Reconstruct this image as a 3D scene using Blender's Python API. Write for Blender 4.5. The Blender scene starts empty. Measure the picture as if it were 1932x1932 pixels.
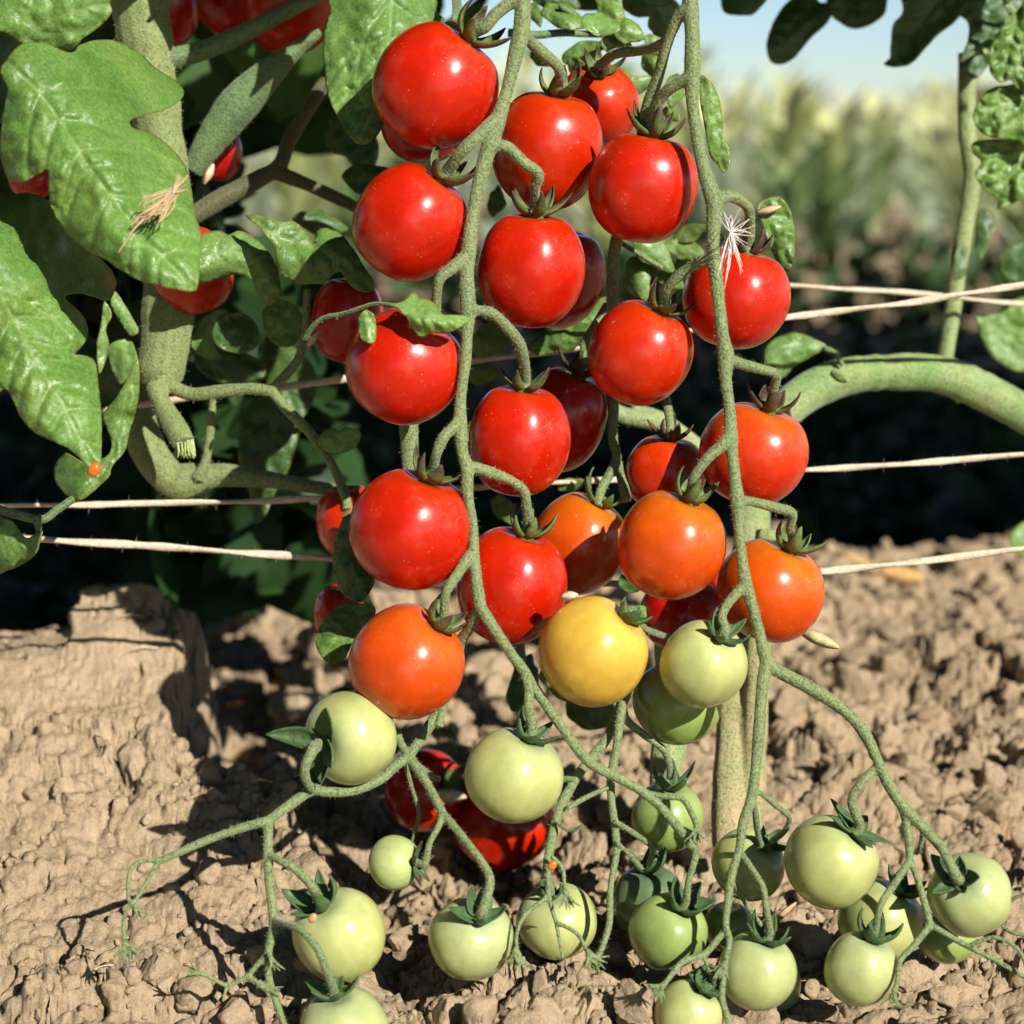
import bpy, bmesh, math, random
import numpy as np
from mathutils import Vector, Matrix, Quaternion
from mathutils.geometry import delaunay_2d_cdt

random.seed(7)
rng = np.random.default_rng(7)
S = bpy.context.scene
COL = S.collection

# ------------------------------------------------------------------ camera, sky, sun
CAM_H = 0.25
PITCH = math.radians(10.5)
FPX = 3605.0            # focal length in units of a 1932 px wide frame
camd = bpy.data.cameras.new('camera')
camd.sensor_width = 36.0
camd.lens = 36.0 * FPX / 1932.0
camd.clip_start = 0.01
camd.clip_end = 2000
camd.dof.use_dof = True
camd.dof.focus_distance = 0.590
camd.dof.aperture_fstop = 11.0
cam = bpy.data.objects.new('camera', camd)
cam.location = (0, 0, CAM_H)
cam.rotation_euler = (math.pi/2 - PITCH, 0, 0)
COL.objects.link(cam)
S.camera = cam

SUN = Vector((0.49, -0.69, 0.535)).normalized()
W = bpy.data.worlds.new('World')
S.world = W
W.use_nodes = True
wn = W.node_tree.nodes
sky = wn.new('ShaderNodeTexSky')
sky.sky_type = 'NISHITA'
sky.sun_disc = False
sky.sun_elevation = math.asin(SUN.z)
sky.sun_rotation = math.atan2(SUN.x, SUN.y)
sky.air_density = 1.0
sky.dust_density = 0.4
sky.ozone_density = 3.0
# pale summer haze low over the horizon, deeper sky above
wtc = wn.new('ShaderNodeTexCoord'); wsx = wn.new('ShaderNodeSeparateXYZ'); wr = wn.new('ShaderNodeValToRGB')
W.node_tree.links.new(wtc.outputs['Generated'], wsx.inputs[0]); W.node_tree.links.new(wsx.outputs['Z'], wr.inputs[0])
we = wr.color_ramp.elements
we[0].position = 0.0; we[0].color = (1.75, 1.72, 1.70, 1)
we[1].position = 0.32; we[1].color = (.45, .48, .55, 1)
wx = we.new(0.10); wx.color = (1.45, 1.60, 1.78, 1)
wm = wn.new('ShaderNodeMix'); wm.data_type = 'RGBA'; wm.blend_type = 'MULTIPLY'; wm.inputs[0].default_value = 1
W.node_tree.links.new(sky.outputs[0], wm.inputs[6]); W.node_tree.links.new(wr.outputs[0], wm.inputs[7])
W.node_tree.links.new(wm.outputs[2], wn['Background'].inputs[0])
wn['Background'].inputs[1].default_value = 0.050
sd = bpy.data.lights.new('sun', 'SUN')
sd.energy = 5.0
sd.angle = math.radians(0.53)
sd.color = (1.0, 0.95, 0.87)
so = bpy.data.objects.new('sun', sd)
so.rotation_euler = (-SUN).to_track_quat('-Z', 'Y').to_euler()
COL.objects.link(so)
S.view_settings.view_transform = 'Standard'
S.view_settings.look = 'None'
S.view_settings.exposure = 0.52
S.view_settings.gamma = 1.0
S.render.engine = 'CYCLES'
S.cycles.max_bounces = 6
S.cycles.diffuse_bounces = 1
S.cycles.glossy_bounces = 3
S.cycles.transmission_bounces = 4
S.cycles.caustics_reflective = False
S.cycles.caustics_refractive = False

CF = Vector((0, math.cos(PITCH), -math.sin(PITCH)))
CU = Vector((0, math.sin(PITCH), math.cos(PITCH)))
CX = Vector((1, 0, 0))
C0 = Vector((0, 0, CAM_H))
def P(u, v, d):
    """world point seen at (u, v) of the 1932 px frame, d metres deep"""
    return C0 + CX*((u-966)/FPX*d) + CU*((966-v)/FPX*d) + CF*d
MPP = 1.0/FPX

# ------------------------------------------------------------------ bookkeeping
def tag(o, label, cat, group=None, kind=None):
    if label: o['label'] = label
    if cat: o['category'] = cat
    if group: o['group'] = group
    if kind: o['kind'] = kind
    return o
def empty(name, loc, label, cat, group=None):
    o = bpy.data.objects.new(name, None)
    o.location = loc
    o.empty_display_size = 0.01
    COL.objects.link(o)
    return tag(o, label, cat, group)
def link(name, me, mat, parent=None, loc=None, smooth=True):
    if mat is not None:
        me.materials.clear()
        me.materials.append(mat)
    if smooth and len(me.polygons):
        me.polygons.foreach_set('use_smooth', [True]*len(me.polygons))
    o = bpy.data.objects.new(name, me)
    if loc is not None: o.location = loc
    COL.objects.link(o)
    if parent is not None:
        o.parent = parent
        # geometry is written in world space: bring it to the parent's frame
        if loc is None:
            o.location = -parent.location if parent.parent is None else (0, 0, 0)
    return o
def mesh(verts, faces, name='m'):
    me = bpy.data.meshes.new(name)
    me.from_pydata([tuple(v) for v in verts], [], faces)
    return me
def set_attr(me, name, vals):
    a = me.attributes.new(name, 'FLOAT', 'POINT')
    a.data.foreach_set('value', np.asarray(vals, dtype=np.float32))
def set_col(me, name, cols):
    a = me.attributes.new(name, 'FLOAT_COLOR', 'POINT')
    c = np.ones((len(me.vertices), 4), dtype=np.float32)
    c[:, :3] = cols
    a.data.foreach_set('color', c.ravel())

# ------------------------------------------------------------------ numpy noise
def _hash(ix, iy, k):
    h = (ix.astype(np.int64)*374761393 + iy.astype(np.int64)*668265263 + k*974634777) & 0x7fffffff
    h = ((h ^ (h >> 13)) * 1274126177) & 0x7fffffff
    h = (h ^ (h >> 16)) & 0xffffff
    return h / float(0xffffff)
def vnoise(x, y, k=0):
    ix, iy = np.floor(x), np.floor(y)
    fx, fy = x-ix, y-iy
    fx = fx*fx*(3-2*fx); fy = fy*fy*(3-2*fy)
    a = _hash(ix, iy, k); b = _hash(ix+1, iy, k); c = _hash(ix, iy+1, k); d = _hash(ix+1, iy+1, k)
    return (a*(1-fx)+b*fx)*(1-fy) + (c*(1-fx)+d*fx)*fy
def fbm(x, y, o=4, k=0, gain=0.5):
    s = 0; a = 1; t = 0
    for i in range(o):
        s = s + a*vnoise(x*2**i+13.7*i, y*2**i-7.1*i, k+i)
        t += a; a *= gain
    return s/t*2-1
def vnoise3(p, k=0):
    i = np.floor(p); f = p-i; f = f*f*(3-2*f); r = 0
    for a in (0, 1):
        for b in (0, 1):
            for c in (0, 1):
                w = (f[:, 0] if a else 1-f[:, 0])*(f[:, 1] if b else 1-f[:, 1])*(f[:, 2] if c else 1-f[:, 2])
                r = r + w*_hash(i[:, 0]+a+(i[:, 2]+c)*57, i[:, 1]+b+(i[:, 2]+c)*113, k)
    return r
def fbm3(p, o=4, k=0, gain=.5):
    s = 0; a = 1; t = 0
    for i in range(o):
        s = s+a*(1-np.abs(2*vnoise3(p*2**i+7.3*i, k+i)-1))*1.0; t += a; a *= gain
    return s/t*2-1
def worley(x, y, k=0):
    ix, iy = np.floor(x), np.floor(y)
    f1 = np.full(x.shape, 9.0); f2 = np.full(x.shape, 9.0); idv = np.zeros(x.shape)
    for dx in (-1, 0, 1):
        for dy in (-1, 0, 1):
            cx, cy = ix+dx, iy+dy
            px = cx + _hash(cx, cy, k); py = cy + _hash(cx, cy, k+1)
            d = np.hypot(px-x, py-y)
            n = d < f1
            f2 = np.where(n, f1, np.minimum(f2, d))
            idv = np.where(n, _hash(cx, cy, k+2), idv)
            f1 = np.where(n, d, f1)
    return f1, f2, idv

# ------------------------------------------------------------------ materials
class NT:
    def __init__(s, name):
        s.m = bpy.data.materials.new(name)
        s.m.use_nodes = True
        s.t = s.m.node_tree
        s.b = s.t.nodes['Principled BSDF']
        s.tc = None
    def n(s, typ, **kw):
        x = s.t.nodes.new(typ)
        for k, v in kw.items():
            if k[0] == 'i' and k[1:].isdigit(): x.inputs[int(k[1:])].default_value = v
            elif k.startswith('in_'): x.inputs[k[3:].replace('_', ' ')].default_value = v
            else: setattr(x, k, v)
        return x
    def l(s, a, b): s.t.links.new(a, b)
    def obj(s):
        if s.tc is None: s.tc = s.n('ShaderNodeTexCoord')
        return s.tc.outputs['Object']
    def noise(s, scale, detail=3, rough=0.5, dist=0):
        x = s.n('ShaderNodeTexNoise')
        x.inputs['Scale'].default_value = scale; x.inputs['Detail'].default_value = detail
        x.inputs['Roughness'].default_value = rough; x.inputs['Distortion'].default_value = dist
        s.l(s.obj(), x.inputs['Vector'])
        return x.outputs['Fac']
    def ramp(s, fac, stops):
        x = s.n('ShaderNodeValToRGB')
        e = x.color_ramp.elements
        while len(e) < len(stops): e.new(0.5)
        for i, (p, c) in enumerate(stops):
            e[i].position = p
            e[i].color = (c, c, c, 1) if isinstance(c, (int, float)) else (*c, 1)
        s.l(fac, x.inputs[0])
        return x.outputs[0]
    def mix(s, fac, a, b, typ='MIX'):
        x = s.n('ShaderNodeMix', data_type='RGBA', blend_type=typ)
        for sock, v in ((x.inputs[0], fac), (x.inputs[6], a), (x.inputs[7], b)):
            if hasattr(v, 'links') or hasattr(v, 'is_linked'): s.l(v, sock)
            elif isinstance(v, (int, float)): sock.default_value = v
            else: sock.default_value = (*v, 1)
        return x.outputs[2]
    def math(s, op, a, b=0.0):
        x = s.n('ShaderNodeMath', operation=op)
        for sock, v in ((x.inputs[0], a), (x.inputs[1], b)):
            if isinstance(v, (int, float)): sock.default_value = v
            else: s.l(v, sock)
        return x.outputs[0]
    def attr(s, name, out='Fac'):
        x = s.n('ShaderNodeAttribute', attribute_name=name)
        return x.outputs[out]
    def bump(s, h, strength, dist, prev=None):
        x = s.n('ShaderNodeBump')
        x.inputs['Strength'].default_value = strength; x.inputs['Distance'].default_value = dist
        s.l(h, x.inputs['Height'])
        if prev is not None: s.l(prev, x.inputs['Normal'])
        s.l(x.outputs[0], s.b.inputs['Normal'])
        return x.outputs[0]
    def set(s, **kw):
        for k, v in kw.items():
            k = k.replace('_', ' ')
            for key in s.b.inputs.keys():
                if key.lower() == k.lower():
                    if isinstance(v, tuple): v = (*v, 1) if len(v) == 3 and s.b.inputs[key].type == 'RGBA' else v
                    s.b.inputs[key].default_value = v
        return s

def mat_tomato():
    m = NT('tomato_skin')
    base = m.attr('skin', 'Color')
    # tiny pale lenticels, faint mottling
    vo = m.n('ShaderNodeTexVoronoi'); vo.inputs['Scale'].default_value = 620
    m.l(m.obj(), vo.inputs['Vector'])
    gate = m.ramp(m.noise(160, 2), [(0.50, 0.0), (0.62, 1.0)])
    dot = m.ramp(vo.outputs['Distance'], [(0.06, 1.0), (0.16, 0.0)])
    dots = m.math('MULTIPLY', dot, gate)
    mott = m.ramp(m.noise(90, 5, 0.6), [(0.3, 0.80), (0.7, 1.14)])
    c = m.mix(1.0, base, mott, 'MULTIPLY')
    c = m.mix(m.math('MULTIPLY', dots, 0.38), c, (0.85, 0.55, 0.25))
    dust = m.ramp(m.noise(55, 5, 0.7), [(0.50, 0.0), (0.75, 0.10)])
    c = m.mix(dust, c, (0.55, 0.42, 0.30))
    sc = m.math('ABSOLUTE', m.math('SUBTRACT', m.noise(70, 1, .5, 1.5), .5))
    scar = m.math('MULTIPLY', m.ramp(sc, [(0.0, 1.0), (0.006, 0.0)]), m.ramp(m.noise(48, 1), [(0.66, 0.0), (0.70, 0.45)]))
    c = m.mix(scar, c, (0.60, 0.42, 0.24))
    m.l(c, m.b.inputs['Base Color'])
    m.set(Roughness=0.28, IOR=1.40, Subsurface_Weight=0.04, Subsurface_Scale=0.003, Coat_Weight=0.30, Coat_Roughness=0.10, Coat_IOR=1.4)
    m.b.inputs['Subsurface Radius'].default_value = (1.0, 0.3, 0.1)
    r = m.ramp(m.noise(260, 4), [(0.3, 0.22), (0.75, 0.33)])
    m.l(r, m.b.inputs['Roughness'])
    m.bump(m.noise(700, 3), 0.06, 0.0006, m.bump(m.noise(45, 2), 0.12, 0.002))
    return m.m
def mat_leaf(name, c1, c2, vein, gloss=0.42):
    m = NT(name)
    n = m.ramp(m.noise(38, 4, 0.6), [(0.32, 0.0), (0.68, 1.0)])
    c = m.mix(n, c1, c2)
    fine = m.ramp(m.noise(900, 2), [(0.35, 0.78), (0.7, 1.2)])
    big = m.ramp(m.noise(14, 3, .6), [(0.35, 0.80), (0.68, 1.22)])
    c = m.mix(1.0, c, big, 'MULTIPLY')
    yl = m.ramp(m.noise(26, 4, .65), [(0.56, 0.0), (0.74, 0.38)])
    c = m.mix(yl, c, (0.26, 0.30, 0.06))
    c = m.mix(1.0, c, fine, 'MULTIPLY')
    # silvery glandular hairs
    sp = m.ramp(m.noise(1900, 2), [(0.60, 0.0), (0.72, 0.5)])
    c = m.mix(sp, c, (0.38, 0.46, 0.28))
    v = m.attr('vein')
    c = m.mix(m.math('MULTIPLY', v, 0.62), c, vein)
    e = m.attr('rim')
    c = m.mix(m.math('MULTIPLY', e, 0.55), c, (0.22, 0.22, 0.05))
    m.l(c, m.b.inputs['Base Color'])
    r = m.ramp(m.noise(120, 4), [(0.3, gloss-0.13), (0.7, gloss+0.14)])
    m.l(r, m.b.inputs['Roughness'])
    m.set(IOR=1.52)
    nb = m.bump(m.noise(1500, 3), 0.35, 0.0004, m.bump(m.noise(240, 4, 0.6), 0.45, 0.0014))
    tr = m.n('ShaderNodeBsdfTranslucent')
    tcol = m.mix(0.55, c, (0.20, 0.42, 0.02))
    m.l(tcol, tr.inputs[0])
    mx = m.n('ShaderNodeMixShader'); mx.inputs[0].default_value = 0.22
    m.l(m.b.outputs[0], mx.inputs[1]); m.l(tr.outputs[0], mx.inputs[2])
    m.l(mx.outputs[0], m.t.nodes['Material Output'].inputs[0])
    return m.m
def mat_stem(name, c1, c2, hair=(0.42, 0.44, 0.20), speck=.6, patch=None):
    m = NT(name)
    n = m.ramp(m.noise(70, 4, 0.6), [(0.3, 0.0), (0.7, 1.0)])
    c = m.mix(n, c1, c2)
    sp = m.ramp(m.noise(2600, 2, 0.7), [(0.50, 0.0), (0.66, 1.0)])
    c = m.mix(m.math('MULTIPLY', sp, speck), c, hair)
    pt = m.ramp(m.noise(38, 3, 0.7), [(0.55, 0.0), (0.70, 0.7)])
    c = m.mix(pt if patch else m.math('MULTIPLY', pt, .35), c, patch or (0.24, 0.26, 0.09))
    dk = m.ramp(m.noise(1200, 2), [(0.36, 0.55), (0.50, 1.0)])
    c = m.mix(1.0, c, dk, 'MULTIPLY')
    h = m.attr('hair')
    c = m.mix(h, c, hair)
    m.l(c, m.b.inputs['Base Color'])
    m.set(Roughness=0.62, IOR=1.4, Sheen_Weight=0.25, Sheen_Roughness=0.4)
    m.bump(m.noise(1300, 3), 0.8, 0.0006, m.bump(m.noise(200, 3), 0.35, 0.0015))
    return m.m
def mat_attr(name, rough=0.6, nscale=300, bump=0.3, bdist=0.001, transl=0.0):
    m = NT(name)
    c = m.attr('tint', 'Color')
    f = m.ramp(m.noise(nscale, 4, 0.6), [(0.3, 0.72), (0.72, 1.25)])
    c = m.mix(1.0, c, f, 'MULTIPLY')
    m.l(c, m.b.inputs['Base Color'])
    m.set(Roughness=rough, IOR=1.4)
    m.bump(m.noise(nscale*2.5, 3), bump, bdist)
    if transl:
        tr = m.n('ShaderNodeBsdfTranslucent'); m.l(c, tr.inputs[0])
        mx = m.n('ShaderNodeMixShader'); mx.inputs[0].default_value = transl
        m.l(m.b.outputs[0], mx.inputs[1]); m.l(tr.outputs[0], mx.inputs[2])
        m.l(mx.outputs[0], m.t.nodes['Material Output'].inputs[0])
    return m.m
def mat_soil():
    m = NT('dry_clay_soil')
    a = m.ramp(m.noise(9, 5, 0.6), [(0.3, 0.0), (0.72, 1.0)])
    c = m.mix(a, (0.425, 0.312, 0.195), (0.545, 0.412, 0.268))
    f = m.ramp(m.noise(320, 5, 0.7), [(0.28, 0.60), (0.44, 0.98), (0.75, 1.14)])
    c = m.mix(1.0, c, f, 'MULTIPLY')
    g = m.ramp(m.noise(1500, 2, 0.6), [(0.30, 0.78), (0.55, 1.0), (0.78, 1.12)])
    c = m.mix(1.0, c, g, 'MULTIPLY')
    m.l(c, m.b.inputs['Base Color'])
    m.set(Roughness=0.95, Specular_IOR_Level=0.15)
    vo = m.n('ShaderNodeTexVoronoi'); vo.inputs['Scale'].default_value = 420
    m.l(m.obj(), vo.inputs['Vector'])
    m.bump(vo.outputs['Distance'], -0.5, 0.0012, m.bump(m.noise(420, 6, 0.75), 0.9, 0.0019))
    return m.m
def mat_plain(name, c1, c2, scale=200, rough=0.7, bump=0.4, bdist=0.0005):
    m = NT(name)
    n = m.ramp(m.noise(scale, 4, 0.6), [(0.3, 0.0), (0.7, 1.0)])
    m.l(m.mix(n, c1, c2), m.b.inputs['Base Color'])
    m.set(Roughness=rough)
    m.bump(m.noise(scale*3, 3), bump, bdist)
    return m.m

M_TOM = mat_tomato()
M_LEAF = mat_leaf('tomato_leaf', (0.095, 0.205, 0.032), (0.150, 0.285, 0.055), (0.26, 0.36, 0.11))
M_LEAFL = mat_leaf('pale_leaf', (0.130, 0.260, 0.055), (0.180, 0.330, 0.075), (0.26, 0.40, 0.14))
M_LEAFD = mat_leaf('shaded_leaf', (0.035, 0.095, 0.020), (0.060, 0.145, 0.032), (0.10, 0.18, 0.06))  # darkened copy of the leaf colours, painting shade on rear leaves
M_STEM = mat_stem('truss_stalk', (0.125, 0.185, 0.075), (0.175, 0.225, 0.085))
M_STEMG = mat_stem('green_stalk', (0.090, 0.165, 0.060), (0.135, 0.215, 0.075), (0.30, 0.38, 0.18))
M_STEMM = mat_stem('main_stem', (0.150, 0.205, 0.065), (0.210, 0.260, 0.090))
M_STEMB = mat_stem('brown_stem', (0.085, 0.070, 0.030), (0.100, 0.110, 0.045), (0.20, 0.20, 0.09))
M_CALYX = mat_attr('calyx', 0.55, 420, 0.5, 0.0006, 0.12)
M_SOIL = mat_soil()
M_TWINE = mat_plain('twine', (0.50, 0.40, 0.28), (0.72, 0.61, 0.47), 500, 0.8, 0.6, 0.0006)
M_DRY = mat_attr('dry_litter', 0.8, 300, 0.4, 0.0008)
M_VEG = mat_attr('vegetation', 0.55, 60, 0.2, 0.001, 0.25)

# ------------------------------------------------------------------ ground
def interp(x, xs, ys): return np.interp(x, xs, ys)
_lv = [(2000,.552),(1932,.566),(1800,.597),(1650,.632),(1500,.664),(1400,.688),(1300,.708),(1200,.726),(1110,.742)]
_ly = []; _lz = []
for v, d in _lv:
    p = P(966, v, d); _ly.append(p.y); _lz.append(p.z)
_ytop = _ly[-1]; _ztop = _lz[-1]
_ly += [_ytop+.012, _ytop+.03, _ytop+.07, _ytop+.3]
_lz += [_ztop-.002, _ztop-.05, .006, 0.0]
# skyline of the mound: u -> v of its crest
_ru = [-900,-300, 0, 60, 108, 128, 146, 170, 200, 225, 250, 285, 298, 340, 352, 372]
_rv = [1300,1250,1232,1212,1208,1200,1112,1106,1112,1104,1122,1136,1178,1190,1330,1560]
_rx = [(u-966)/FPX*.735 for u in _ru]
_rz = [P(0, v, .735).z for v in _rv]
def valley(y, x=0.0):
    st = 1.10 - .25*np.clip((-x-.14)/.04, 0, 1)
    a = np.clip((y-st)/.30, 0, 1); a = a*a*(3-2*a)
    b = np.clip((y-2.6)/1.6, 0, 1); b = b*b*(3-2*b)
    return -.15*a*(1-b)
def height(x, y, fine=True):
    wx = x + 0.007*fbm(x*55, y*55, 4, 50, .6); wy = y + 0.004*fbm(x*60, y*60, 2, 60)
    left = interp(wy, _ly, _lz)
    cap = interp(wx, _rx, _rz)
    t = np.clip((wy-.64)/.06, 0, 1)
    left = np.where(left > cap, cap*t + left*(1-t), left)
    xe = interp(wy, [.5, .60, .66, .70, 1.0], [-.045, -.055, -.095, -.100, -.105])
    wd = interp(wy, [.5, .62, .70], [.05, .035, .012])
    s = np.clip((xe+wd/2-wx)/wd, 0, 1); s = s*s*(3-2*s)
    right = 0.010*fbm(x*9, y*9, 3, 3) + .004
    right = right + 0.026*np.exp(-((x-.225)/.05)**2-((y-.88)/.05)**2) - .006*np.exp(-((x+.02)/.06)**2-((y-.72)/.05)**2)
    right = right - .007*np.clip((.70-y)/.06, 0, 1) - .012*np.exp(-((x+.008)/.035)**2-((y-.650)/.035)**2)
    right = right + .018*np.exp(-((x+.085)/.035)**2-((y-.90)/.04)**2)
    z = right*(1-s) + left*s + valley(y + .16*fbm(x*8, y*3, 3, 88), x)
    if not fine: return z
    sm = s*np.clip((y-.655)/.03, 0, 1)           # smooth plate of clay on the mound
    near = np.clip((2.4-y)/1.0, 0, 1)
    x0, y0 = x, y
    y = y + 1.35*s*left + .5*(1-s)*right
    qx = x + .0035*fbm(x*150, y*150, 3, 20); qy = y + .0035*fbm(x*150, y*150, 3, 25)
    h = 0
    for sc, am, k in ((.036, .0150, 1), (.017, .0100, 5), (.0080, .0042, 9), (.0040, .0018, 13), (.0021, .0007, 17)):
        f1, f2, idv = worley(qx/sc, qy/sc, k*100)
        dome = 1-np.clip(f1/0.75, 0, 1)**2
        crack = np.clip((f2-f1)/.17, 0, 1)
        crack = 1-(1-crack)**2
        h = h + am*(dome*.6*(0.3+idv) + crack*.55 - .55)
    gate = 0.65+0.6*fbm(x*22, y*22, 2, 77)
    z = z + h*(1-.90*sm)*np.clip(gate, .25, 1.15)*near*(1-.25*s)
    z = z + .0014*fbm(x*150, y*150, 4, 31, .6)*near
    # plate: shallow cracks and laminations
    f1, f2, _ = worley(qx/.020, qy/.013, 901)
    z = z - sm*.0035*(1-np.clip((f2-f1)/.08, 0, 1))*(fbm(x*30, y*30, 2, 5) > -.1)
    f1, f2, _ = worley(qx/.006, qy/.005, 951)
    z = z - sm*.0013*(1-np.clip((f2-f1)/.16, 0, 1))*(fbm(x*55, y*55, 2, 8) > .0)
    z = z + sm*(.0030*fbm(x*35, y*50, 5, 41, .55) + .0006*fbm(x*170, y*220, 3, 43, .6))
    return z
def build_ground():
    nr, nc = 900, 860
    ys = .40*np.exp(np.linspace(0, math.log(3.2/.40), nr))
    a = np.linspace(-1, 1, nc)
    ang = np.tan(np.radians(19)*a)
    ang = np.where(np.abs(a) > .9, ang + np.sign(a)*(np.abs(a)-.9)*3.0, ang)
    Y, A = np.meshgrid(ys, ang, indexing='ij')
    X = A*(Y+.02)
    Z = height(X, Y)
    # let the rim of the fine bed dive under the field
    edge = np.minimum(1, np.minimum((1-np.abs(a))[None, :]*60, np.minimum((ys-.40)/.02, (3.2-ys)/.25)[:, None]))
    Z = Z*edge - .03*(1-edge)
    # loosen steep faces sideways so that no clod is a smooth extrusion
    gy, gx = np.gradient(Z); sx_ = np.abs(gx/(np.gradient(X, axis=1)+1e-9)); sy_ = np.abs(gy/(np.gradient(Y, axis=0)+1e-9))
    mx_ = np.clip((sx_-.5)/1.5, 0, 1)*edge; my_ = np.clip((sy_-.5)/1.5, 0, 1)*edge
    def blur(a):
        for _ in range(3): a = (a+np.roll(a, 1, 0)+np.roll(a, -1, 0)+np.roll(a, 1, 1)+np.roll(a, -1, 1))/5
        return a
    m_ = blur(np.maximum(mx_, my_))
    X = X + .0035*m_*fbm(Y*170, Z*230, 3, 61, .6); Y = Y + .0045*m_*fbm(X*170, Z*230, 3, 66, .6)
    v = np.stack([X, Y, Z], -1).reshape(-1, 3)
    i = np.arange(nr*nc).reshape(nr, nc)
    f = np.stack([i[:-1, :-1], i[:-1, 1:], i[1:, 1:], i[1:, :-1]], -1).reshape(-1, 4)
    me = bpy.data.meshes.new('ground')
    me.vertices.add(len(v)); me.vertices.foreach_set('co', v.ravel().astype(np.float32))
    me.loops.add(f.size); me.loops.foreach_set('vertex_index', f.ravel().astype(np.int32))
    me.polygons.add(len(f)); me.polygons.foreach_set('loop_start', np.arange(0, f.size, 4, dtype=np.int32))
    me.polygons.foreach_set('loop_total', np.full(len(f), 4, dtype=np.int32))
    me.update(calc_edges=True)
    link('ground', me, M_SOIL)['kind'] = 'structure'
    # the wide field the bed lies in
    g = [(-300, -20), (300, -20)]
    xs = [-300,-80,-30,-12,-6,-3,-1.5,-.8,.8,1.5,3,6,12,30,80,300]
    yy = [-30,-8,-2,0,.5,.9,1.1,1.25,1.45,1.8,2.2,2.6,2.9,3.2,3.5,3.9,4.3,6,9,14,25,60,200,900]
    vs = [(x, y, -.03+float(valley(np.array(y)))) for y in yy for x in xs]
    n = len(xs)
    fs = [(j*n+i, j*n+i+1, (j+1)*n+i+1, (j+1)*n+i) for j in range(len(yy)-1) for i in range(n-1)]
    link('field_ground', mesh(vs, fs), M_SOIL)['kind'] = 'structure'
build_ground()

def hz(x, y): return float(height(np.array([x]), np.array([y]), False)[0])

def ico(sub=2):
    bm = bmesh.new(); bmesh.ops.create_icosphere(bm, subdivisions=sub, radius=1)
    v = np.array([p.co[:] for p in bm.verts]); f = [[q.index for q in p.verts] for p in bm.faces]
    bm.free(); return v, f
def append(V, F, v, f):
    o = sum(len(a) for a in V)
    V.append(v); F.extend([[i+o for i in q] for q in f])
def build_clods():
    def make(sub, k):
        bv, bf = ico(sub)
        v = bv.copy()
        v = v*(1+.30*(vnoise3(bv*1.4+k*7, k)-.5)[:, None]*2)
        for _ in range(9):                       # broken faces
            n = rng.normal(size=3); n /= np.linalg.norm(n); c = .50+.32*rng.random()
            p = v@n; v = v - np.outer(np.clip(p-c, 0, None), n)*.9
        v = v*(1+.20*fbm3(bv*2.6+k*3, 4 if sub > 3 else 3, k*5, .62))[:, None]
        return v*np.array([1, .7+.4*rng.random(), .6+.3*rng.random()]), bf
    small = [make(2, k) for k in range(16)]
    mid = [make(3, 20+k) for k in range(14)]
    big = [make(4, 40+k) for k in range(8)]
    V = []; F = []
    n = 0
    while n < 5320:
        y = .50*math.exp(rng.random()**.8*math.log(2.4/.50)); x = (rng.random()*2-1)*.32*(y+.05)
        r = .0011*math.exp(rng.random()**3.0*2.15)
        if y > .8: r *= 1.4
        onplate = x < -.102 and y > .645 and y < .80
        if onplate:
            if rng.random() < .6: continue
            r = min(r*.5, .0013)
        if n > 5000:                             # rubble at the foot and side of the mound
            y = rng.uniform(.655, .74); x = rng.uniform(-.122, -.088); r = rng.uniform(.0014, .0060)
        if x < -.06 and r > .0045 and y < .7: r *= .75
        if fbm(np.array([x*16]), np.array([y*16]), 2, 71)[0] < -.15 and r < .003 and n < 5000: continue
        z = float(height(np.array([x]), np.array([y]))[0])
        a = rng.normal(size=4); q = Quaternion(a/np.linalg.norm(a))
        R = np.array(q.to_matrix())
        lib = small if r < .0022 else (mid if r < .0055 else big)
        vv, ff = lib[rng.integers(len(lib))]
        append2(V, F, (vv@R.T)*r + np.array([x, y, z+r*(.10 if n < 5000 else rng.uniform(-.2, .9))]), ff)
        n += 1
    me = mesh(np.concatenate(V), F)
    o = link('soil_clods', me, M_SOIL)
    tag(o, 'small dry clay clods and crumbs strewn over the tilled soil', 'soil clods', None, 'stuff')
_cnt = [0]
def append2(V, F, v, f):
    o = _cnt[0] if V else 0
    V.append(v); F.extend([[i+o for i in q] for q in f]); _cnt[0] = o+len(v)
build_clods()

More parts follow.
